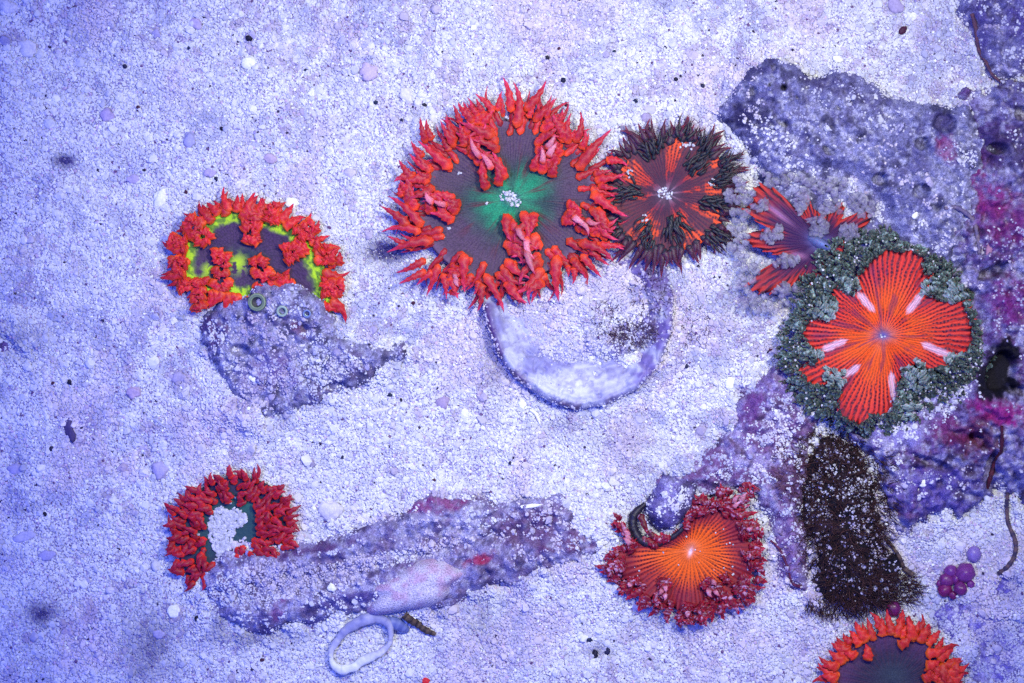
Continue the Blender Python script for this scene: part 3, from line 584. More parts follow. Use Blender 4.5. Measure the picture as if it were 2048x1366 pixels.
# ---------------- 4: big orange-rayed disc with green-grey fringe
def c4(x, y): return (1460 + x / 2.731, 420 + y / 2.731)
GG = (A(38, 48, 52), A(90, 106, 116), A(32, 42, 44), A(106, 122, 140))
a4 = Anemone('rock_anemone', 'broad orange-red striped anemone with a green-grey fringe on the purple rock', 1760, 671, 70, GG)
a4.fleck = .8; a4.fleckc = A(150, 172, 196)
WHITE4 = [(680, 450, 770, 555), (1035, 450, 948, 565), (1025, 725, 1185, 800), (862, 880, 880, 1025), (695, 845, 600, 912), (625, 708, 490, 765)]
def in4(c, th, v, r, x, y):
    c = mix(c, A(250, 96, 20), sstep(.75, .3, v) * sstep(.45, .62, fbm(x, y, 70, 21, 3)) * .55)
    c = mix(c, A(96, 34, 84), sstep(.6, .75, fbm(th * 5, r / 60, 1, 31, 3)) * .55)
    for (x0, y0, x1, y1) in WHITE4:
        p0 = np.array(c4(x0, y0)); p1 = np.array(c4(x1, y1)); e = p1 - p0; L = np.hypot(*e)
        u = ((x - p0[0]) * e[0] + (y - p0[1]) * e[1]) / L; w_ = (-(x - p0[0]) * e[1] + (y - p0[1]) * e[0]) / L
        tp = np.clip(np.minimum(u + 4, L + 6 - u) / 14, 0, 1)
        m = sstep(9.5, 3.0, np.abs(w_) / np.maximum(tp, .05) + 5 * (fbm(x, y, 7, 3, 3) - .5)) * sstep(-6, 8, u) * sstep(L + 8, L - 8, u)
        m = m * (.7 + .5 * np.cos(w_ * 1.6 + u * .1) * .5)
        c = mix(c, A(210, 176, 228), np.clip(m * 1.15, 0, 1) * .95)
    c = mix(c, A(120, 110, 150), gauss(x, y, 1760, 670, 20, 15) * .7)
    return mix(c, A(74, 74, 170), gauss(x, y, 1760, 671, 10, 7) * .95)
def tab4(pts, cx, cy, k): return [(math.degrees(math.atan2(y - cy, x - cx)) % 360, math.hypot(x - cx, y - cy) / k) for x, y in pts]
P4 = [(1300, 640), (1285, 735), (1250, 795), (1190, 815), (1185, 880), (1165, 925), (1110, 890), (1060, 850), (1000, 835), (915, 865), (895, 960), (880, 1080), (830, 1115), (770, 1095), (700, 1165), (590, 1115), (560, 1070), (610, 990), (600, 930), (420, 950), (365, 850), (490, 800), (430, 745), (390, 690), (400, 630), (480, 600), (560, 560), (570, 500), (555, 430), (640, 455), (690, 440), (670, 380), (735, 305), (800, 245), (850, 230), (895, 235), (965, 235), (1040, 270), (1090, 315), (1020, 400), (1060, 470), (1130, 510), (1245, 490), (1260, 560)]
a4.disc(tab4(P4, 820, 685, 2.731), col_stripes((A(226, 72, 34), A(198, 46, 46)), A(54, 14, 44), 44, 62, 7, in4, 7.5), dome=5, dish=4, rib=.9, nrib=88, nth=704, nr=110, wave=2.5, wk=11, wph=1.0, teeth=.11, folds=(243, 312, 15, 79, 131, 169), fdep=11, pucker=2.5)
def Ro4(a): return 188 + 9 * math.sin(3 * a + .5) + 7 * math.sin(5 * a) + 4 * math.sin(11 * a)
gg = a4.rng; pts = []
for k in range(6000):
    a = gg.uniform(0, 2 * math.pi); r = gg.uniform(90, 205)
    rd = float(a4.R(a))
    if r < rd - 3 or r > Ro4(a): continue
    x = 1760 + r * math.cos(a); y = 671 + r * math.sin(a)
    if any((x - q[0]) ** 2 + (y - q[1]) ** 2 < 12.2 ** 2 for q in pts): continue
    pts.append((x, y))
    fr = (r - rd) / max(Ro4(a) - rd, 8)
    aa = a + gg.uniform(-.6, .6); L = gg.uniform(17, 27)
    z0 = 78 - 22 * fr + gg.uniform(-2, 3); dk = .42 + .95 * float(fbm(np.array([x]), np.array([y]), 26, 3, 2)[0]) ** 1.0 * gg.uniform(.6, 1.3)
    a4.t((x, y), (x + L * math.cos(aa), y + L * math.sin(aa)), gg.uniform(6.2, 8.4), z0, z0 - 7, 3, cols=tuple(c_ * dk for c_ in GG), nodes=3, ruff=.4, blunt=.8, rings=11, bend=gg.uniform(-.2, .2), band=.6)
GP = (A(62, 74, 92), A(150, 166, 188), A(44, 58, 70), A(166, 172, 204))
inw4 = lambda x, y: math.atan2(671 - y, 1760 - x)
for (ex, ey, rx, ry, rot, n, z) in ((1010, 920, 85, 85, 0, 20, 18), (1100, 410, 75, 50, 0, 13, 14), (545, 930, 70, 55, 20, 13, 14), (480, 540, 80, 60, -20, 14, 14), (620, 390, 70, 45, 35, 12, 12), (400, 780, 80, 30, 10, 9, 12), (1215, 440, 60, 60, 0, 10, 10), (960, 1090, 80, 70, 40, 13, 8), (1230, 830, 70, 40, 0, 8, 8)):
    px, py = c4(ex, ey); a4.fill(px, py, rx / 2.731, ry / 2.731, rot, n, 16, 7.0, z, cols=GP, nodes=3, ruff=.42, blunt=.9, rings=11, band=.6, dirfn=inw4)
a4.sand(1760, 671, 5, 4, 3, 4)
for k in range(230):
    a = gg.uniform(0, 2 * math.pi); rd = float(a4.R(a)); r = rd + (Ro4(a) + 6 - rd) * gg.uniform(.1, 1); GRAINS.append((1760 + r * math.cos(a), 671 + r * math.sin(a), 88 - 22 * (r - rd) / max(Ro4(a) - rd, 8), gg.uniform(2.6, 4.6)))
def moss(an, n, spots, cols, L, w, name='fringe_nubs'):
    """tiny nubs between the tentacles, too many to pick apart: one joined part"""
    V = []; F = []; C = []; off = 0; q = 0; g_ = an.rng
    while q < n:
        r_ = spots(g_)
        if r_ is None: continue
        x, y, z0, a = r_; q += 1; l = L * g_.uniform(.6, 1.3); a += g_.uniform(-.9, .9)
        v, f, c = tent((x, y), (x + l * math.cos(a), y + l * math.sin(a)), w * g_.uniform(.7, 1.2), z0, z0 + g_.uniform(-3, 5), 2, blunt=.8, ruff=.3, nodes=2, rings=6, M=6, cols=cols, phase=g_.uniform(0, 1))
        V.append(v); F.append(f + off); C.append(c * (g_.uniform(.5, 1.2) * (.55 + 1.1 * float(fbm(np.array([x]), np.array([y]), 34, 91, 2)[0])))); off += len(v)
    o = mk(name, np.concatenate(V), np.concatenate(F), M_TENT, (an.x, an.y, 0), np.concatenate(C), an.o, closed=True); o['kind'] = 'stuff'
def spot4(g_):
    a = g_.uniform(0, 2 * math.pi); rd = float(a4.R(a)); r = rd * .98 + (Ro4(a) + 20 - rd * .98) * g_.uniform(0, 1) ** 1.25
    fr = (r - rd) / max(Ro4(a) - rd, 8)
    return (1760 + r * math.cos(a), 671 + r * math.sin(a), 80 - 24 * fr + g_.uniform(0, 9), a)
moss(a4, 1250, spot4, (A(38, 46, 48), A(92, 108, 112), A(28, 36, 38), A(106, 124, 134)), 11, 2.8)

# ---------------- 5: red anemone with yellow-green skin, under the polyp rock
def c2(x, y): return (300 + x / 2.7327, 360 + y / 2.7327)
R5 = (A(196, 32, 46), A(250, 80, 44), A(248, 88, 34), A(200, 32, 66))
a5 = Anemone('rock_anemone', 'wide red anemone with yellow-green skin between its tentacles, tucked under the violet rock', 492, 514, 18, R5)
def col5(th, v, r, x, y):
    f1, e, i_ = cells(x, y, 6.5, 5)
    c = np.broadcast_to(A(62, 40, 82), th.shape + (3,)) * (0.7 + .6 * sstep(.04, .3, e))[..., None]
    c = mix(c, A(40, 56, 76), gauss(x, y, 498, 508, 40, 14, 12) * .7)
    k = sstep(.70, .86, v + .30 * (fbm(x, y, 22, 15, 3) - .5))
    yg = mix(np.broadcast_to(A(166, 204, 30), th.shape + (3,)), A(92, 128, 40), sstep(.42, .62, fbm(x, y, 7, 16, 2)))
    c = mix(c, yg, k)
    for (px, py, rr) in ((480, 455, 17), (300, 560, 14), (325, 490, 12)):
        q = c2(px, py); c = mix(c, A(170, 208, 30), gauss(x, y, q[0], q[1], rr, rr) * sstep(.35, .5, fbm(x, y, 8, 6, 2)))
    return c
P5 = [(200, 440), (190, 520), (290, 600), (420, 620), (560, 640), (700, 660), (850, 720), (1000, 720), (985, 620), (960, 520), (930, 430), (860, 330), (760, 255), (650, 215), (540, 190), (440, 175), (340, 215), (260, 290), (200, 370)]
a5.disc(tab4(P5, (492 - 300) * 2.7327, (514 - 360) * 2.7327, 2.7327), col5, dish=5, rib=.2, nrib=90, wave=2.5, wk=7, nth=300, nr=70)
sk5 = lambda x, y: False
a5.ring(46, .94, 46, 9.5, dz=5, drop=7, jit=.35, ruff=.3, nodes=3, lj=.22, lift=6)
a5.ring(40, 1.05, 32, 8.5, dz=-3, drop=7, jit=.45, ruff=.3, nodes=3, cols=(A(186, 32, 44), A(226, 56, 40), A(220, 66, 34), A(186, 28, 60)))
for (p, q, hw, n) in (((560, 190), (560, 355), 22, 9), ((390, 600), (400, 385), 19, 11), ((640, 580), (590, 430), 24, 9), ((220, 230), (310, 350), 22, 9), ((900, 330), (740, 420), 22, 11), ((270, 690), (275, 530), 18, 8), ((1050, 590), (940, 590), 22, 8), ((760, 600), (720, 520), 20, 5), ((120, 470), (200, 470), 22, 6), ((900, 250), (810, 300), 22, 6), ((1030, 420), (950, 410), 20, 6), ((200, 590), (190, 560), 20, 4), ((690, 130), (660, 240), 16, 5), ((120, 330), (200, 350), 18, 5)):
    a5.clump(c2(*p), c2(*q), hw * 1.0, n, 8.6, h=12, pale=0, nodes=3, ruff=.32)

# ---------------- 6: small red horseshoe anemone beside the long rock
def c5(x, y): return (300 + x / 2.932, 900 + y / 2.932)
R6c = (A(150, 20, 48), A(222, 44, 54), A(232, 54, 38), A(156, 22, 60))
a6 = Anemone('rock_anemone', 'small red anemone with sand-filled centre by the blunt end of the long rock', 462, 1060, 15, R6c)
def col6(th, v, r, x, y):
    c = mix(np.broadcast_to(A(36, 66, 84), th.shape + (3,)), A(46, 36, 74), sstep(.4, .9, v + .4 * (fbm(x, y, 30, 4, 3) - .5)))
    return mix(c, A(40, 96, 96), gauss(x, y, 494, 1010, 24, 14) * .8)
P6 = [(820, 480), (810, 380), (780, 280), (700, 210), (590, 170), (480, 160), (370, 200), (260, 260), (180, 350), (140, 470), (160, 580), (210, 680), (240, 770), (330, 740), (480, 700), (620, 640), (760, 580)]
a6.disc(tab4(P6, (462 - 300) * 2.932, (1060 - 900) * 2.932, 2.932), col6, dish=6, rib=.2, wave=2, nth=240, nr=50)
g = a6.rng; pts = []
for k in range(3000):
    a = g.uniform(0, 2 * math.pi); r = float(a6.R(a)) * g.uniform(.42, 1.02); x = 462 + r * math.cos(a); y = 1060 + r * math.sin(a)
    ux, uy = (x - 300) * 2.932, (y - 900) * 2.932
    if y > 1130 and x > 415: continue
    if 380 < ux < 600 and 320 < uy < 460: continue
    if 340 < ux < 490 and 360 < uy < 640: continue
    if any((x - q[0]) ** 2 + (y - q[1]) ** 2 < 9.6 ** 2 for q in pts): continue
    pts.append((x, y)); aa = a + g.uniform(-1.1, 1.1); L = g.uniform(20, 36); z0 = 23 + g.uniform(-2, 8)
    a6.t((x, y), (x + L * math.cos(aa), y + L * math.sin(aa)), g.uniform(4.8, 7.2), z0, z0 + g.uniform(-2, 10), g.uniform(2, 7), nodes=3, ruff=.28, blunt=g.uniform(0, .5), bend=g.uniform(-.2, .2), hook=g.uniform(-.3, .3), rings=12)
a6.sand(444, 1060, 26, 46, 420, 6); a6.sand(470, 1036, 24, 18, 160, 6); a6.sand(455, 1100, 22, 20, 140, 6); a6.sand(462, 1060, 80, 70, 40, 5)

# ---------------- 7: orange-centred anemone with dark red frilled margin
def c6(x, y): return (1180 + x / 3.502, 900 + y / 3.502)
R7c = (A(110, 14, 38), A(188, 30, 58), A(120, 18, 40), A(170, 24, 56))
a7 = Anemone('rock_anemone', 'orange-centred anemone with a frilled dark red margin wrapped round the rock knob', 1380, 1100, 24, R7c)
a7.fleck = .75
def in7(c, th, v, r, x, y):
    c = mix(c, A(112, 22, 52), sstep(.42, .88, v + .3 * (fbm(x, y, 40, 3, 3) - .5)) * .85)
    c = mix(c, A(250, 98, 10), sstep(.62, .2, v) * .55)
    c = mix(c, A(240, 140, 120), gauss(x, y, 1380, 1096, 12, 14) * .7)
    return mix(c, A(214, 190, 236), gauss(x, y, 1380, 1103, 3.5, 8, 20) * 1.0)
P7 = [(1090, 620), (1130, 720), (1120, 850), (1030, 980), (880, 1060), (780, 1120), (680, 1120), (570, 1090), (460, 1040), (360, 1000), (260, 910), (190, 820), (170, 720), (260, 680), (360, 670), (480, 650), (560, 600), (660, 540), (700, 480), (770, 420), (880, 400), (990, 430), (1050, 520)]
a7.disc(tab4(P7, 700, 700, 3.502), col_stripes((A(246, 88, 14), A(206, 56, 24)), A(58, 10, 32), 36, 60, 5, in7, 6.5), dish=7, rib=.6, nrib=72, nth=560, nr=90, wave=5, wk=9, teeth=.12, pucker=2, folds=(40, 75, 112, 150), fdep=5)
sk7 = lambda x, y: (x < 1368 and y < 1075 and x > 1262)
a7.ring(48, .95, 36, 7.5, dz=2, drop=8, jit=.5, skip=sk7, nodes=4, ruff=.4, blunt=.3, lj=.35)
a7.ring(44, 1.05, 26, 7, dz=-4, drop=8, jit=.7, skip=sk7, nodes=3, ruff=.4, blunt=.3)
a7.ring(22, .88, 22, 7, dz=6, drop=2, jit=.8, skip=sk7, nodes=3, ruff=.4, blunt=.4)
P7c = (A(168, 40, 74), A(206, 120, 176), A(180, 34, 50), A(196, 120, 180))
for (p, q, hw, n, pl) in (((470, 1080), (520, 900), 16, 9, 3), ((930, 1040), (800, 900), 18, 9, 3), ((1170, 560), (1050, 560), 22, 9, 1), ((1130, 260), (960, 420), 18, 9, 4), ((180, 470), (310, 690), 14, 8, 4), ((230, 980), (310, 900), 16, 6, 1), ((660, 1200), (680, 1070), 16, 6, 1), ((800, 1180), (760, 1080), 16, 6, 0), ((1160, 720), (1070, 740), 14, 5, 1), ((760, 330), (780, 450), 24, 6, 0), ((930, 260), (900, 400), 20, 7, 0), ((1110, 1060), (1060, 920), 18, 7, 0), ((120, 830), (240, 790), 18, 6, 0), ((930, 900), (960, 900), 14, 4, 0)):
    a7.clump(c6(*p), c6(*q), hw * .8, n, 7.0, h=11, pale=pl, nodes=3, ruff=.36)
a7.sand(1380, 1103, 120, 110, 30, 3.0)
# dark tube in place of the shadow crescent against the knob
def tube(name, pts, rad, mat, cols, parent=None, org=(0, 0, 0), seg=10, res=6, rings=True, seed=0, flat=1.0, wear=0.0):
    pts = np.array(pts, float); n = len(pts); tt = np.linspace(0, n - 1, (n - 1) * res + 1)
    P = []
    for t_ in tt:
        i = min(int(t_), n - 2); f = t_ - i; p0 = pts[max(i - 1, 0)]; p1 = pts[i]; p2 = pts[i + 1]; p3 = pts[min(i + 2, n - 1)]
        P.append(.5 * ((2 * p1) + (-p0 + p2) * f + (2 * p0 - 5 * p1 + 4 * p2 - p3) * f * f + (-p0 + 3 * p1 - 3 * p2 + p3) * f ** 3))
    P = np.array(P); m = len(P); T = np.gradient(P, axis=0); T /= np.linalg.norm(T, axis=1)[:, None] + 1e-9
    up = np.array([0, 0, 1.0]); Nn = np.cross(T, up); Nn /= np.linalg.norm(Nn, axis=1)[:, None] + 1e-9; B = np.cross(Nn, T)
    rr = np.interp(np.linspace(0, 1, m), np.linspace(0, 1, len(rad)), rad)
    V = []; C = []
    g_ = np.random.default_rng(seed)
    for i in range(m):
        r_ = rr[i] * (1 + (.14 * math.sin(i * 2.1) + g_.uniform(-.08, .08) if rings else 0))
        a = np.linspace(0, 2 * np.pi, seg, endpoint=False)
        V.append(P[i] + np.outer(np.cos(a) * r_, Nn[i]) + np.outer(np.sin(a) * r_ * flat, B[i]))
        C.append(mix(np.broadcast_to(cols[0], (seg, 3)), cols[1], np.full(seg, .5 + .5 * math.sin(i * 1.7 + g_.uniform(-1, 1)))))
    i = np.arange(m - 1)[:, None] * seg; j = np.arange(seg)[None]; j2 = (j + 1) % seg
    F = np.stack([(i + j).ravel(), (i + j2).ravel(), (i + seg + j2).ravel(), (i + seg + j).ravel()], 1)
    V = np.concatenate(V); C = np.concatenate(C)
    if wear:
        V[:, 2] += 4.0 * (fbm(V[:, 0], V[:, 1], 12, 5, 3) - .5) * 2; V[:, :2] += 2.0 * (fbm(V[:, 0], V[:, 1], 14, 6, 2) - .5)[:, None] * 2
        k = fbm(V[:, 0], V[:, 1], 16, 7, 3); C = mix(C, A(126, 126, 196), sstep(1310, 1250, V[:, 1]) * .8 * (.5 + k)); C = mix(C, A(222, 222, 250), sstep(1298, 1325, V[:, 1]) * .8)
    return mk(name, V, F, mat, org, C, parent, closed=True)
tube('shadow_crescent', [(*c6(x, y), z) for x, y, z in ((385, 375, 14), (310, 450, 16), (300, 540, 18), (345, 620, 22), (420, 655, 26), (520, 635, 30), (620, 570, 32), (690, 480, 34))], [4, 9, 10, 10, 8, 6, 5, 3], M_TENT, (A(26, 22, 46), A(40, 34, 58)), a7.o, (a7.x, a7.y, 0))  # dark crescent added as a solid shape where shade lies
for (p, q) in (((345, 440), (400, 580)), ((400, 560), (460, 620))): a7.t(c6(*p), c6(*q), 6.5, 30, 34, 3, cols=(A(92, 14, 30), A(140, 22, 40), A(80, 14, 30), A(150, 24, 40)), nodes=3, blunt=.6)

# ---------------- 8: orange anemone cut by the lower frame edge
def c7(x, y): return (1560 + x / 2.647, 850 + y / 2.647)
R8c = (A(210, 46, 38), A(238, 76, 34), A(246, 92, 24), A(196, 36, 52))
a8 = Anemone('rock_anemone', 'orange-red anemone with a dark bare disc at the bottom edge', 1783, 1372, 16, R8c)
def col8(th, v, r, x, y):
    c = mix(np.broadcast_to(A(44, 36, 66), th.shape + (3,)), A(78, 48, 92), sstep(.5, .95, v))
    c = mix(c, A(52, 62, 78), gauss(x, y, 1786, 1350, 34, 30) * .8)
    f1, e, i_ = cells(x, y, 5, 3); c = c * (0.75 + .45 * sstep(.05, .3, e))[..., None]
    return mix(c, A(110, 40, 60), radial_dots(th, r, 40, 7, 2) * sstep(.3, .5, v) * .15)
a8.disc([(0, 112), (45, 112), (90, 112), (135, 112), (180, 118), (225, 110), (270, 108), (315, 112)], col8, dish=5, rib=.3, wave=2, wk=6)
a8.ring(40, .92, 46, 9.5, dz=4, drop=5, jit=.2, nodes=3, ruff=.3, blunt=.2, lj=.2)
a8.ring(40, 1.06, 34, 8.5, dz=-3, drop=6, jit=.3, nodes=3, ruff=.3, cols=(A(186, 34, 40), A(222, 58, 38), A(214, 60, 34), A(180, 30, 50)))
for (p, q) in (((615, 1165), (690, 1105)), ((455, 1245), (445, 1150)), ((745, 1345), (790, 1300)), ((400, 1225), (330, 1200)), ((310, 1280), (215, 1270)), ((300, 1350), (210, 1320)), ((690, 1140), (660, 1010)), ((760, 1265), (840, 1240)), ((760, 1200), (870, 1180))):
    a8.t(c7(*p), c7(*q), 10.5, 30, 32, 5, nodes=3, blunt=.2, bend=.08)
a8.clump(c7(920, 1320), c7(770, 1310), 24, 10, 8, h=8, pale=0, nodes=3)

# ------------------------------------------------------------------ shells, tubes, polyps, bubbles
def RS(cx, cy, k, ox, oy, pts): return [(ox + x / k, oy + y / k) for x, y in pts]
ring_pts = RS(0, 0, 6.827, 600, 1180, [(420, 900), (470, 740), (560, 620), (700, 490), (850, 410), (1000, 375), (1130, 400), (1225, 470), (1245, 600), (1225, 740), (1120, 830), (980, 900), (840, 970), (720, 1050), (590, 1085), (500, 1050), (440, 980), (420, 900)])
rz = [14, 15, 16, 17, 18, 18, 18, 17, 16, 16, 16, 16, 15, 14, 13, 13, 13, 14]
rs_ = empty('ring_shell', 720, 1290, 0); tag(rs_, 'broken ring-shaped shell lip filled with sand below the long rock', 'shell')
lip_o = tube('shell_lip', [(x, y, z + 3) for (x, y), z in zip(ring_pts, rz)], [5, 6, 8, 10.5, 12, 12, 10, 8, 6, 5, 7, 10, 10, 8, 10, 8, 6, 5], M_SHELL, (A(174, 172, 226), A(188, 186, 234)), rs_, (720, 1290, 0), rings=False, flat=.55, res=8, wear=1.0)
tube('shell_spire', [(772, 1244, 14), (790, 1246, 12), (806, 1254, 8), (816, 1262, 2)], [13, 14, 11, 5], M_SHELL, (A(82, 92, 176), A(110, 118, 196)), rs_, (720, 1290, 0), rings=False, flat=.8)
def lit(pts, lift, r):
    P = np.array(pts, float); z, _ = surf(P[:, 0], P[:, 1]); return [(x, y, zz + lift) for (x, y), zz in zip(pts, z)]
def worm(pts, rad, cols, label, lift=3, z=None):
    q = [(x, y, z_) for (x, y), z_ in zip(pts, z)] if z else lit(pts, lift, rad)
    o = tube('worm_tube', q, rad, M_WORM, cols, None, (pts[0][0], pts[0][1], 0), seed=int(pts[0][0])); tag(o, label, 'worm tube', 'brown worm tubes')
BR = (A(44, 34, 44), A(92, 74, 70))
worm([(808, 1228), (818, 1236), (836, 1248), (852, 1260), (872, 1268)], [8, 8, 7.5, 6.5, 4], BR, 'thick dark brown worm tube sticking out from under the long rock', 6)
worm([(1770, 1076), (1784, 1092), (1798, 1114), (1808, 1136), (1826, 1150)], [2.5, 3.2, 4, 5, 5.5], (A(40, 32, 50), A(96, 76, 74)), 'thin brown worm tube at the right side of the dark algae', 7)
worm([(2012, 985), (2014, 1040), (2028, 1080), (2026, 1110), (2010, 1134), (1996, 1146)], [3.5, 4, 4.5, 4.5, 5, 5], (A(52, 46, 84), A(104, 80, 90)), 'curved worm tube on bright sand near the right edge', 6)
worm([(1940, 30), (1948, 62), (1954, 100), (1968, 125), (1980, 150), (1998, 166)], [4, 4, 3.5, 3.2, 3, 2.5], (A(74, 48, 84), A(96, 60, 84)), 'thin brown worm tube on the upper right corner rock', 4)
worm([(1990, 850), (1992, 895), (1984, 925), (1976, 955), (1972, 975)], [3, 4, 5, 4.5, 3], (A(50, 20, 40), A(84, 30, 50)), 'dark red-brown worm tube crossing the purple rock right of the algae', 4)
worm([(1880, 420), (1905, 418), (1935, 440), (1944, 470), (1948, 510)], [3, 4.5, 4.5, 4, 3.5], (A(92, 82, 140), A(112, 96, 130)), 'pale grey-brown worm tube curving over the rock right of the grey anemone', 4)
worm([(1540, 1080), (1558, 1098), (1572, 1130), (1584, 1165), (1600, 1172)], [2.2, 2.4, 2.4, 3, 4], (A(74, 20, 60), A(100, 40, 84)), 'hair-thin wine-red tube right of the orange-centred anemone', 3)
def polyp(x, y, r, label, cols):
    z = float(surf(np.array([x]), np.array([y]))[0][0]) + 1
    e = empty('button_polyp', x, y, z); tag(e, label, 'polyp', 'round polyps on the violet rock')
    n = 28; prof = [(r * 1.05, -6), (r * 1.08, 2), (r * .98, 5), (r * .80, 5.5), (r * .66, 4.5), (r * .58, 1), (r * .5, -3)]
    def loft(nm, pr, cc):
        V = [(x + q * math.cos(2 * math.pi * i / n), y + q * math.sin(2 * math.pi * i / n), z + h) for q, h in pr for i in range(n)]
        F = [(j * n + i, j * n + (i + 1) % n, (j + 1) * n + (i + 1) % n, (j + 1) * n + i) for j in range(len(pr) - 1) for i in range(n)]
        C = np.repeat(np.array(cc), n, 0); mk(nm, V, F, M_SHELL, (x, y, z), C, e)
    loft('polyp_rim', prof, [cols[0], cols[0], cols[1], cols[0], cols[1], cols[0], cols[2]])
    loft('polyp_mouth', [(r * .56, -2), (r * .3, -3), (.3, -3.5)], [cols[2], cols[2], cols[2]])
polyp(518, 605, 17, 'larger round polyp with a dark purple mouth and grey-green rim on the violet rock', (A(72, 80, 92), A(128, 146, 128), A(22, 18, 40)))
polyp(568, 623, 10.5, 'smaller round polyp with a pale green rim on the violet rock', (A(112, 128, 170), A(170, 190, 176), A(56, 74, 84)))
polyp(617, 628, 8, 'tiny closed pale blue polyp on the violet rock', (A(96, 106, 196), A(120, 140, 200), A(150, 176, 200)))
def ico(sub):
    import bmesh
    bm = bmesh.new(); bmesh.ops.create_icosphere(bm, subdivisions=sub, radius=1); v = np.array([q.co[:] for q in bm.verts]); f = np.array([[w_.index for w_ in q.verts] for q in bm.faces]); bm.free(); return v, f
IV2, IF2 = ico(2); IV3, IF3 = ico(3)
be = empty('bubble_algae', 1915, 1155, 0); tag(be, 'cluster of shiny magenta bubbles on sand in the lower right', 'bubble algae')
for (x, y, r, cc) in ((1930, 1145, 21, A(112, 50, 136)), (1889, 1180, 15, A(112, 26, 100)), (1919, 1176, 14, A(106, 34, 112)), (1893, 1160, 14, A(108, 38, 120)), (1901, 1143, 14, A(112, 52, 144)), (1912, 1158, 12, A(104, 34, 118)), (1905, 1190, 9, A(104, 28, 96)), (1880, 1168, 8, A(110, 36, 116)), (1940, 1168, 8, A(108, 44, 130))):
    z = float(surf(np.array([x * 1.]), np.array([y * 1.]))[0][0]); V = IV3 * r * np.array([1, 1, .8]) * (1 + .42 * (fbm(IV3[:, 0] * 1.5 + x, IV3[:, 1] * 1.5 + IV3[:, 2], 1, 3, 2) - .5)[:, None]) + np.array([x, y, z + r * .55])
    mk('bubble', V, IF3, M_BUB, (1915, 1155, 0), np.broadcast_to(cc, (len(V), 3)), be, closed=True)
def lone(x, y, r, cc, label):
    z = float(surf(np.array([x * 1.]), np.array([y * 1.]))[0][0])
    V = IV3 * np.array([r, r * 1.1, r * .7]) * (1 + .12 * (fbm(IV3[:, 0] * 3 + x, IV3[:, 1] * 3 + IV3[:, 2] * 2, 1, 3, 2) - .5)[:, None]) + np.array([x, y, z + r * .4])
    tag(mk('bubble_alga', V, IF3, M_BUB, (x, y, z), np.broadcast_to(cc, (len(V), 3)), closed=True), label, 'bubble algae')
lone(1948, 1108, 15, A(124, 104, 190), 'single pale violet bubble on bright sand above the magenta cluster')
lone(1787, 1218, 15, A(104, 26, 100), 'single wine-red bubble just above the bottom edge anemone')

# ------------------------------------------------------------------ pebbles and shell bits
def pebble(name, x, y, rx, ry, rot, cc, label, cat, h=None, seed=0, group=None, sharp=.35):
    h = h or min(rx, ry) * .42
    if cat in ('pebble', 'coral rubble'): cc = mix(cc, A(200, 194, 240), .35)
    z = float(surf(np.array([x * 1.]), np.array([y * 1.]))[0][0])
    n = fbm(IV3[:, 0] * 1.6 + seed * 3.1, IV3[:, 1] * 1.6 + IV3[:, 2], 1, seed, 3) - .5
    V = IV3 * (1 + sharp * 2.6 * n)[:, None]; c, q = math.cos(math.radians(rot)), math.sin(math.radians(rot))
    V = np.stack([V[:, 0] * rx * c - V[:, 1] * ry * q, V[:, 0] * rx * q + V[:, 1] * ry * c, V[:, 2] * h], 1) + np.array([x, y, z + h * .25 + 1.5])
    k = np.broadcast_to(cc, (len(V), 3)) * (0.88 + .3 * (fbm(V[:, 0], V[:, 1], 5, seed, 2)))[:, None]
    o = mk(name, V, IF3, M_PEB, (x, y, z), k, closed=True); tag(o, label, cat, group)
W = A(226, 224, 250); W2 = A(198, 194, 238); LI = A(142, 134, 212); LV = A(150, 124, 200); DKP = A(22, 18, 44); PK = A(176, 150, 214)
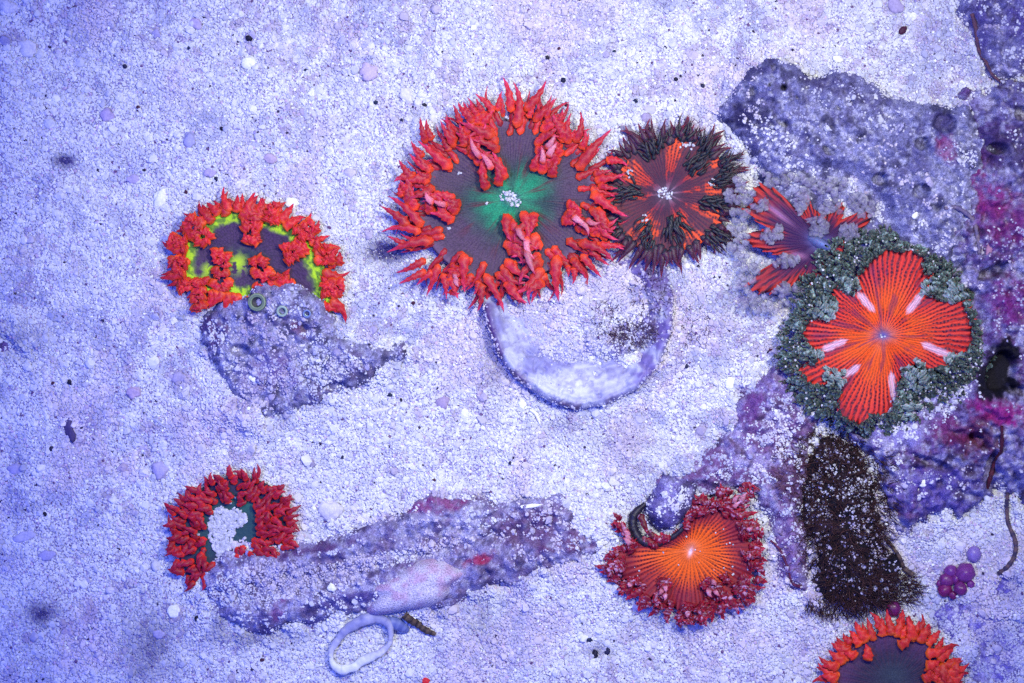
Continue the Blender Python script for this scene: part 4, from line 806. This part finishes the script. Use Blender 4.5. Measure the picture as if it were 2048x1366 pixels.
PEB = [('shell_chip', 320, 395, 15, 21, 25, W, 'white pointed shell chip up and left of the yellow-green anemone', 'shell chip'),
 ('shell_chip', 498, 124, 14, 13, 0, W, 'bright white chip in the sand below a black speck near the top', 'shell chip'),
 ('shell_chip', 54, 98, 20, 17, 40, W2, 'angular white shell chip near the upper left corner', 'shell chip'),
 ('shell_chip', 14, 14, 22, 14, 10, W2, 'pale shell piece cut by the upper left corner', 'shell chip'),
 ('pebble', 737, 144, 20, 18, 0, PK, 'round pale pink pebble in the sand left of the largest anemone', 'pebble'),
 ('pebble', 813, 190, 20, 12, 50, W2, 'oval whitish pebble up and left of the largest anemone', 'pebble'),
 ('shell_chip', 582, 405, 15, 10, 0, W, 'white chip peeking from behind the top of the yellow-green anemone', 'shell chip'),
 ('shell_chip', 349, 1222, 11, 14, 10, W, 'white angular chip left of the blunt end of the long rock', 'shell chip'),
 ('pebble', 662, 1020, 24, 21, 0, A(200, 194, 236), 'round pale pebble on the sand above the long rock', 'pebble'),
 ('coral_stick', 50, 1072, 22, 10, -20, A(160, 156, 220), 'short pale coral stick near the left edge', 'coral rubble'),
 ('pebble', 95, 1110, 19, 11, -15, A(124, 118, 200), 'oval grey-violet pebble beside the coral stick', 'pebble'),
 ('pebble', 319, 940, 16, 18, 0, A(140, 128, 206), 'round lilac pebble above the small red anemone', 'pebble'),
 ('pebble', 380, 278, 13, 15, 10, A(116, 116, 204), 'blue-grey round pebble above the yellow-green anemone', 'pebble'),
 ('pebble', 215, 230, 12, 13, 20, A(138, 112, 196), 'mauve angular pebble in the upper left sand', 'pebble'),
 ('pebble', 394, 48, 14, 11, 30, A(150, 128, 204), 'pinkish grey pebble near the top left', 'pebble'),
 ('pebble', 314, 68, 8, 9, 0, A(116, 108, 198), 'small blue-violet pebble near the top left', 'pebble'),
 ('pebble', 10, 83, 10, 11, 0, A(96, 92, 178), 'dark violet pebble at the left edge near the top', 'pebble'),
 ('pebble', 265, 358, 12, 9, 0, A(146, 128, 208), 'lilac pebble left of the white pointed shell chip', 'pebble'),
 ('pebble', 1255, 262, 16, 11, 25, A(52, 34, 84), 'dark plum pebble above the dark spiky anemone', 'pebble'),
 ('pebble', 1293, 236, 10, 9, 0, A(108, 84, 160), 'small mauve pebble up and left of the dark spiky anemone', 'pebble'),
 ('pebble', 1790, 12, 16, 13, 20, A(132, 110, 186), 'mauve pebble at the top edge on the right', 'pebble'),
 ('shell_chip', 1825, 32, 8, 8, 0, W, 'white chip beside the mauve pebble at the top right', 'shell chip'),
 ('shell_chip', 1675, 118, 10, 7, 20, W, 'white chip on the sand above the large violet-grey rock', 'shell chip'),
 ('pebble', 885, 805, 14, 13, 0, A(116, 82, 160), 'mauve pebble left of the half-buried shell', 'pebble'),
 ('shell_chip', 1044, 806, 8, 8, 20, W, 'small white chip below the left of the half-buried shell', 'shell chip'),
 ('shell_chip', 1460, 766, 10, 12, 0, W, 'white chip on sand left of the green-fringed anemone', 'shell chip'),
 ('pebble', 357, 755, 14, 11, 0, A(116, 104, 184), 'grey-violet pebble left of the violet rock', 'pebble'),
 ('coral_stick', 375, 778, 13, 5, -38, W2, 'thin white coral stick left of the violet rock', 'coral rubble'),
 ('coral_stick', 760, 820, 22, 4, -12, W2, 'long thin white stick on sand below the violet rock', 'coral rubble'),
 ('shell_chip', 510, 758, 12, 6, 40, W, 'white chip on the lower violet rock', 'shell chip'),
 ('pebble', 268, 785, 15, 12, 20, A(150, 116, 186), 'pinkish pebble on the sand below left of the violet rock', 'pebble'),
 ('pebble', 622, 926, 11, 8, 30, A(84, 68, 130), 'dark grey pebble on open sand above the long rock', 'pebble'),
 ('pebble', 318, 1268, 12, 9, 0, A(120, 112, 190), 'grey pebble in the lower left sand', 'pebble'),
 ('dark_scrap', 140, 860, 9, 22, -15, A(66, 54, 112), 'dark elongated scrap lying in the left sand', 'scrap'),
 ('shell_chip', 1840, 963, 7, 9, 20, W, 'white chip on the purple rock right of the dark algae', 'shell chip'),
 ('tube_stub', 1970, 500, 10, 16, 20, A(150, 104, 150), 'tan tubular stub standing on the purple rock', 'tube stub'),
 ('pebble', 30, 938, 14, 12, 0, A(128, 120, 204), 'lilac pebble at the left edge at mid height', 'pebble'),
 ('pebble', 540, 318, 14, 9, 15, A(150, 120, 180), 'pinkish tan pebble above the yellow-green anemone', 'pebble'),
 ('pebble', 420, 345, 11, 9, 0, A(146, 124, 206), 'mauve pebble just above the yellow-green anemone', 'pebble'),
 ('pebble', 700, 345, 12, 10, 0, A(184, 172, 228), 'pale pebble between the two red anemones', 'pebble'),
 ('shell_chip', 1060, 1010, 20, 4, -8, W, 'slim white chip on the upper edge of the long rock', 'shell chip'),
 ('shell_chip', 665, 1172, 9, 8, 0, W, 'white chip lying on the long rock', 'shell chip'),
 ('pebble', 1285, 1215, 22, 9, 0, A(130, 126, 214), 'flat blue-grey pebble under the left fringe of the orange-centred anemone', 'pebble'),
 ('red_scrap', 852, 1361, 10, 6, 30, A(200, 30, 40), 'small red scrap at the bottom edge', 'scrap')]
for i, p in enumerate(PEB): pebble(*p, seed=i + 1)
# slim curved shell sliver
o = tube('shell_sliver', lit([(1060, 820), (1070, 826), (1076, 836), (1080, 848)], 4, 3), [2.5, 3.5, 3.5, 1.5], M_SHELL, (W, W), None, (1070, 835, 0), rings=False); tag(o, 'slim curved white sliver below the half-buried shell', 'shell chip')
SPK = [(499, 77, 8), (250, 133, 6), (276, 216, 6), (378, 96, 4), (445, 258, 5), (433, 358, 5), (372, 384, 5), (395, 393, 5), (288, 340, 4), (195, 340, 4), (744, 152, 4), (751, 204, 5), (849, 210, 5), (803, 240, 4), (1118, 97, 4), (1228, 103, 4), (1095, 115, 5), (1127, 161, 6), (1134, 208, 6), (1271, 202, 5), (1352, 158, 5), (1405, 172, 5), (1806, 60, 9), (612, 140, 4), (140, 764, 6), (104, 897, 5), (105, 766, 4), (148, 792, 4), (90, 1028, 5), (1373, 733, 5), (1540, 700, 4), (1179, 1280, 6), (1190, 1308, 9), (1215, 1304, 8), (525, 1320, 5), (780, 790, 5), (802, 800, 4), (1020, 926, 4), (826, 606, 5), (575, 418, 4), (395, 1235, 6), (685, 915, 4), (868, 960, 4), (1300, 1320, 4)]
for i, (x, y, r) in enumerate(SPK):
    cc = [DKP, A(30, 30, 70), A(64, 24, 56), A(22, 34, 74)][i % 4]
    pebble('dark_speck', x, y, r * .95, r * .75, i * 47, cc, 'tiny near-black speck lying on the pale sand', 'speck', h=r * .6, seed=50 + i, group='dark specks in the sand')

# ------------------------------------------------------------------ hair-like algae
def hairs(name, spots, cols, parent, org, label=None):
    V = []; F = []; C = []; g_ = np.random.default_rng(5)
    for (cx, cy, rx, ry, n, L, zup, a0, spread) in spots:
        th = g_.uniform(0, 6.283, n); rr = np.sqrt(g_.uniform(0, 1, n)); X = cx + rx * rr * np.cos(th); Y = cy + ry * rr * np.sin(th)
        Z, _ = surf(X, Y)
        for x, y, z in zip(X, Y, Z):
            a = (math.atan2(y - cy, x - cx) if a0 is None else a0) + g_.normal(0, spread); l = L * g_.uniform(.5, 1.3); w = g_.uniform(.45, .9); cv = g_.normal(0, .5)
            cc = cols[0] + (cols[1] - cols[0]) * g_.uniform(0, 1); n0 = len(V)
            for k in range(5):
                f = k / 4; aa = a + cv * f; px = x + math.cos(aa) * l * f; py = y + math.sin(aa) * l * f; pz = z + zup * math.sin(f * 2.2) + 1
                ww = w * (1 - .75 * f); nx_, ny_ = -math.sin(aa) * ww, math.cos(aa) * ww
                V += [(px + nx_, py + ny_, pz), (px - nx_, py - ny_, pz), (px, py, pz + ww * 1.3)]; C += [cc] * 3
                if k:
                    b = n0 + 3 * k
                    for q in range(3): F.append((b - 3 + q, b - 3 + (q + 1) % 3, b + (q + 1) % 3, b + q))
    o = mk(name, V, F, M_ALGA, org, np.array(C), parent); o['kind'] = 'stuff'
    return o
AORG = (float(R_ALGA.poly[:, 0].mean()), float(R_ALGA.poly[:, 1].mean()), 0)
hairs('hair_strands', [(1695, 1040, 80, 170, 2000, 24, 7, None, .9), (1775, 1180, 60, 36, 420, 32, 6, -.1, .7), (1690, 1205, 80, 26, 420, 24, 5, 1.5, .5), (1612, 1010, 22, 120, 300, 18, 5, 3.1, .7), (1640, 895, 50, 36, 260, 20, 6, 3.0, .8), (1765, 1000, 24, 100, 200, 20, 5, .1, .7)], (A(20, 15, 24), A(88, 56, 62)), alga, AORG)
SORG = (float(R_SHELL.poly[:, 0].mean()), float(R_SHELL.poly[:, 1].mean()), 0)
hairs('fuzz_strands', [(1265, 670, 50, 26, 300, 12, 4, None, 1), (1215, 640, 30, 40, 100, 12, 4, None, 1), (1300, 590, 40, 50, 130, 14, 4, None, 1), (1380, 650, 40, 40, 70, 14, 3, None, 1)], (A(60, 36, 66), A(104, 84, 130)), bpy.data.objects['half_buried_shell'], SORG)
hairs('fuzz_strands', [(1575, 950, 36, 56, 160, 12, 4, None, 1), (1585, 1100, 26, 60, 60, 12, 3, None, 1)], (A(70, 40, 66), A(110, 72, 104)), bpy.data.objects['brown_purple_rock'], (float(R_MID.poly[:, 0].mean()), float(R_MID.poly[:, 1].mean()), 0))

# ------------------------------------------------------------------ sand grains: one instanced mass
def grain_points():
    g = np.random.default_rng(11); P = []; Sz = []; T = []
    pitch = 3.75
    xs = np.arange(-170, 2220, pitch); ys = np.arange(-160, 1530, pitch)
    X, Y = np.meshgrid(xs, ys); X = X.ravel(); Y = Y.ravel(); 
    X = X + g.uniform(-.55, .55, X.size) * pitch; Y = Y + g.uniform(-.55, .55, Y.size) * pitch
    Z, own = surf(X, Y)
    size = 4.8 * np.exp(g.normal(0, .24, X.size)); big = g.uniform(0, 1, X.size) < .032; size[big] *= g.uniform(1.35, 2.6, big.sum())
    keep = own < 0; pk = np.ones(X.size)
    # dusting on rocks
    for i, r in enumerate(Rock.all):
        m = own == i
        if not m.any(): continue
        x, y = X[m], Y[m]
        e = 3.0; zx = r.height(x + e, y) - r.height(x - e, y); zy = r.height(x, y + e) - r.height(x, y - e); slope = np.hypot(zx, zy) / (2 * e)
        n = .45 * fbm(x, y, 60, r.seed + 200, 4) + .55 * fbm(x, y, 13, r.seed + 201, 3)
        thr = 1 - r.dust
        p = np.clip((n - thr) / .10 + .10, 0.03, .95) * sstep(1.5, .45, slope)
        dd = r.d(x, y); p = np.maximum(p, .75 * sstep(13, 1, dd + 26 * (fbm(x, y, 26, 5, 3) - .5)))
        if r is R_LOG: p = np.maximum(p, .85 * sstep(.35, .6, gauss(x, y, 520, 1170, 120, 50, -10) + gauss(x, y, 760, 1120, 240, 18, -13) + .5 * fbm(x, y, 20, 8, 3) - .25))
        if r is R_POLYP: p = np.maximum(p, .8 * sstep(.4, .65, gauss(x, y, 610, 745, 130, 45, -10) + .5 * fbm(x, y, 20, 8, 3) - .2))
        if r is R_SHELL:
            d = r.d(x, y); p = p * .30 + .8 * sstep(12, 1, d + 10 * (fbm(x, y, 20, 15, 3) - .5)) + .8 * sstep(54, 84, d + 30 * (fbm(x, y, 24, 25, 3) - .5)) * (y < 726) + .3 * sstep(10, 30, d) * (x > 1280) * (y < 700)
        if r is R_ALGA: p = np.clip(p * 1.1 + .22 * fbm(x, y, 8, 4, 2), 0.12, .7) * .95
        for b in r.pits: p = p * sstep(.8, 1.2, ell(x, y, b[0], b[1], b[2], b[2] * (b[4] if len(b) > 4 else 1), b[5] if len(b) > 5 else 0))
        keep[m] = g.uniform(0, 1, m.sum()) < p; pk[m] = p
        size[m] *= np.clip(g.uniform(.45, .85, m.sum()) + .25 * p, 0, 1)
    for (px, py, pr) in ((518, 605, 19), (568, 623, 12), (617, 628, 9)): keep &= np.hypot(X - px, Y - py) > pr
    X, Y, Z, size, own, pk = X[keep], Y[keep], Z[keep], size[keep], own[keep], pk[keep]
    Z = Z + size * .10 + g.uniform(-.7, .7, X.size) * (own < 0)
    u = g.uniform(0, 1, X.size)
    lo = fbm(X, Y, 180, 301, 4); mid = fbm(X, Y, 40, 302, 3)
    val = np.clip(g.normal(.96, .075, X.size), .6, 1.15)
    tint = np.broadcast_to(A(212, 210, 250), (X.size, 3)).copy()
    tint = mix(tint, A(196, 176, 226), sstep(.52, .66, lo) * .6)
    tint = mix(tint, A(150, 150, 214), sstep(.46, .66, mid) * .55 * sstep(.36, .56, fbm(X, Y, 240, 311, 3)) + .28 * sstep(.5, .66, fbm(X, Y, 17, 312, 3)))
    tint = mix(tint, A(150, 128, 190), sstep(.58, .72, fbm(X, Y, 26, 303, 3)) * sstep(.42, .6, fbm(X, Y, 210, 304, 3)) * .55)
    tint *= val[:, None]
    rk = own >= 0; q_ = np.clip(g.normal(.55, .26, X.size), 0, .92) * rk * (1.1 - .95 * pk); tint = mix(tint, A(126, 116, 200), q_)
    def setc(a, b, c):
        m = (u >= a) & (u < b) & (own < 0) & (size < 6.8); tint[m] = c * val[m][:, None]
    setc(0, .10, A(182, 178, 240)); setc(.10, .13, A(190, 168, 224)); setc(.13, .15, A(140, 130, 208)); setc(.15, .155, A(96, 66, 130)); setc(.155, .158, A(40, 30, 70)); setc(.20, .26, A(226, 226, 252))
    # darker grey-mauve patches; shade of hollows and stone feet painted into the grains
    for (cx, cy, rx, ry, k) in ((84, 1225, 34, 26, .9), (300, 1290, 60, 90, .6), (768, 503, 42, 24, 1.5), (128, 320, 20, 13, 1.4), (20, 680, 60, 40, .4), (1450, 620, 60, 60, .25), (1200, 1306, 30, 12, .6), (960, 1240, 50, 60, .35), (1340, 1000, 60, 60, .5), (1240, 880, 80, 30, .3), (1120, 850, 40, 14, .4), (500, 1275, 90, 18, .45), (440, 1240, 16, 34, .6), (990, 720, 26, 70, .45)):
        w = gauss(X, Y, cx, cy, rx, ry) * k * (.4 + 1.2 * fbm(X, Y, 22, 77, 3)) * (own < 0)
        tint = mix(tint, A(70, 62, 128), np.clip(w, 0, 1))
    P = np.stack([X, Y, Z], 1)
    if GRAINS:
        E = np.array(GRAINS); P = np.concatenate([P, E[:, :3]]); size = np.concatenate([size, E[:, 3]])
        tint = np.concatenate([tint, A(200, 198, 240) * g.uniform(.62, 1.08, (len(E), 1))])
    return P, size, tint
GP_, GS_, GT_ = grain_points()
n = len(GP_)
me = bpy.data.meshes.new('sand_grains'); W_ = np.stack([(GP_[:, 0] - CX) * S, (CY - GP_[:, 1]) * S, GP_[:, 2] * S], 1)
me.vertices.add(n); me.vertices.foreach_set('co', W_.astype(np.float32).ravel())
def addat(nm, ty, arr, key):
    a = me.attributes.new(nm, ty, 'POINT'); a.data.foreach_set(key, np.ascontiguousarray(arr, np.float32).ravel())
g = np.random.default_rng(3)
sc = np.stack([GS_ * g.uniform(.42, .60, n), GS_ * g.uniform(.42, .60, n), GS_ * g.uniform(.26, .36, n)], 1) * S
addat('gscale', 'FLOAT_VECTOR', sc, 'vector')
addat('grot', 'FLOAT_VECTOR', np.stack([g.normal(0, .35, n), g.normal(0, .35, n), g.uniform(0, 6.283, n)], 1), 'vector')
addat('tint', 'FLOAT_COLOR', np.concatenate([np.clip(GT_, 0, 1), np.ones((n, 1))], 1), 'color')
go = bpy.data.objects.new('sand_grains', me); COL.objects.link(go); go['kind'] = 'stuff'; go['label'] = 'pale lilac sand grains covering the bed and dusting the rocks'; go['category'] = 'sand'
ng = bpy.data.node_groups.new('grains', 'GeometryNodeTree')
ng.interface.new_socket('Geometry', in_out='INPUT', socket_type='NodeSocketGeometry'); ng.interface.new_socket('Geometry', in_out='OUTPUT', socket_type='NodeSocketGeometry')
N = ng.nodes; L = ng.links
gi = N.new('NodeGroupInput'); gout = N.new('NodeGroupOutput'); iop = N.new('GeometryNodeInstanceOnPoints'); join = N.new('GeometryNodeJoinGeometry')
for k in range(5):
    ic = N.new('GeometryNodeMeshIcoSphere'); ic.inputs['Radius'].default_value = 1; ic.inputs['Subdivisions'].default_value = 2
    nz = N.new('ShaderNodeTexNoise'); nz.noise_dimensions = '4D'; nz.inputs['W'].default_value = k * 3.7; nz.inputs['Scale'].default_value = .9; nz.inputs['Detail'].default_value = 1
    sub = N.new('ShaderNodeVectorMath'); sub.operation = 'SUBTRACT'; sub.inputs[1].default_value = (.5, .5, .5); L.new(nz.outputs['Color'], sub.inputs[0])
    scl = N.new('ShaderNodeVectorMath'); scl.operation = 'SCALE'; scl.inputs['Scale'].default_value = 1.5; L.new(sub.outputs[0], scl.inputs[0])
    sp = N.new('GeometryNodeSetPosition'); L.new(ic.outputs['Mesh'], sp.inputs['Geometry']); L.new(scl.outputs[0], sp.inputs['Offset'])
    sm = N.new('GeometryNodeSetMaterial'); sm.inputs['Material'].default_value = M_GRAIN; L.new(sp.outputs[0], sm.inputs['Geometry'])
    g2 = N.new('GeometryNodeGeometryToInstance'); L.new(sm.outputs[0], g2.inputs[0]); L.new(g2.outputs[0], join.inputs[0])
def named(nm, ty):
    a = N.new('GeometryNodeInputNamedAttribute'); a.data_type = ty; a.inputs['Name'].default_value = nm; return a
L.new(gi.outputs[0], iop.inputs['Points']); L.new(join.outputs[0], iop.inputs['Instance']); iop.inputs['Pick Instance'].default_value = True
ri = N.new('FunctionNodeRandomValue'); ri.data_type = 'INT'; ri.inputs['Min'].default_value = 0; ri.inputs['Max'].default_value = 4
L.new([q for q in ri.outputs if q.type == 'INT'][0], iop.inputs['Instance Index'])
L.new(named('grot', 'FLOAT_VECTOR').outputs[0], iop.inputs['Rotation']); L.new(named('gscale', 'FLOAT_VECTOR').outputs[0], iop.inputs['Scale'])
L.new(iop.outputs[0], gout.inputs[0])
me.materials.append(M_GRAIN)
md = go.modifiers.new('grains', 'NODES'); md.node_group = ng
print('grains', n, 'tentacles', sum(a.n for a in (a1, a2, a3, a4, a5, a6, a7, a8)), [a.n for a in (a1, a2, a3, a4, a5, a6, a7, a8)])
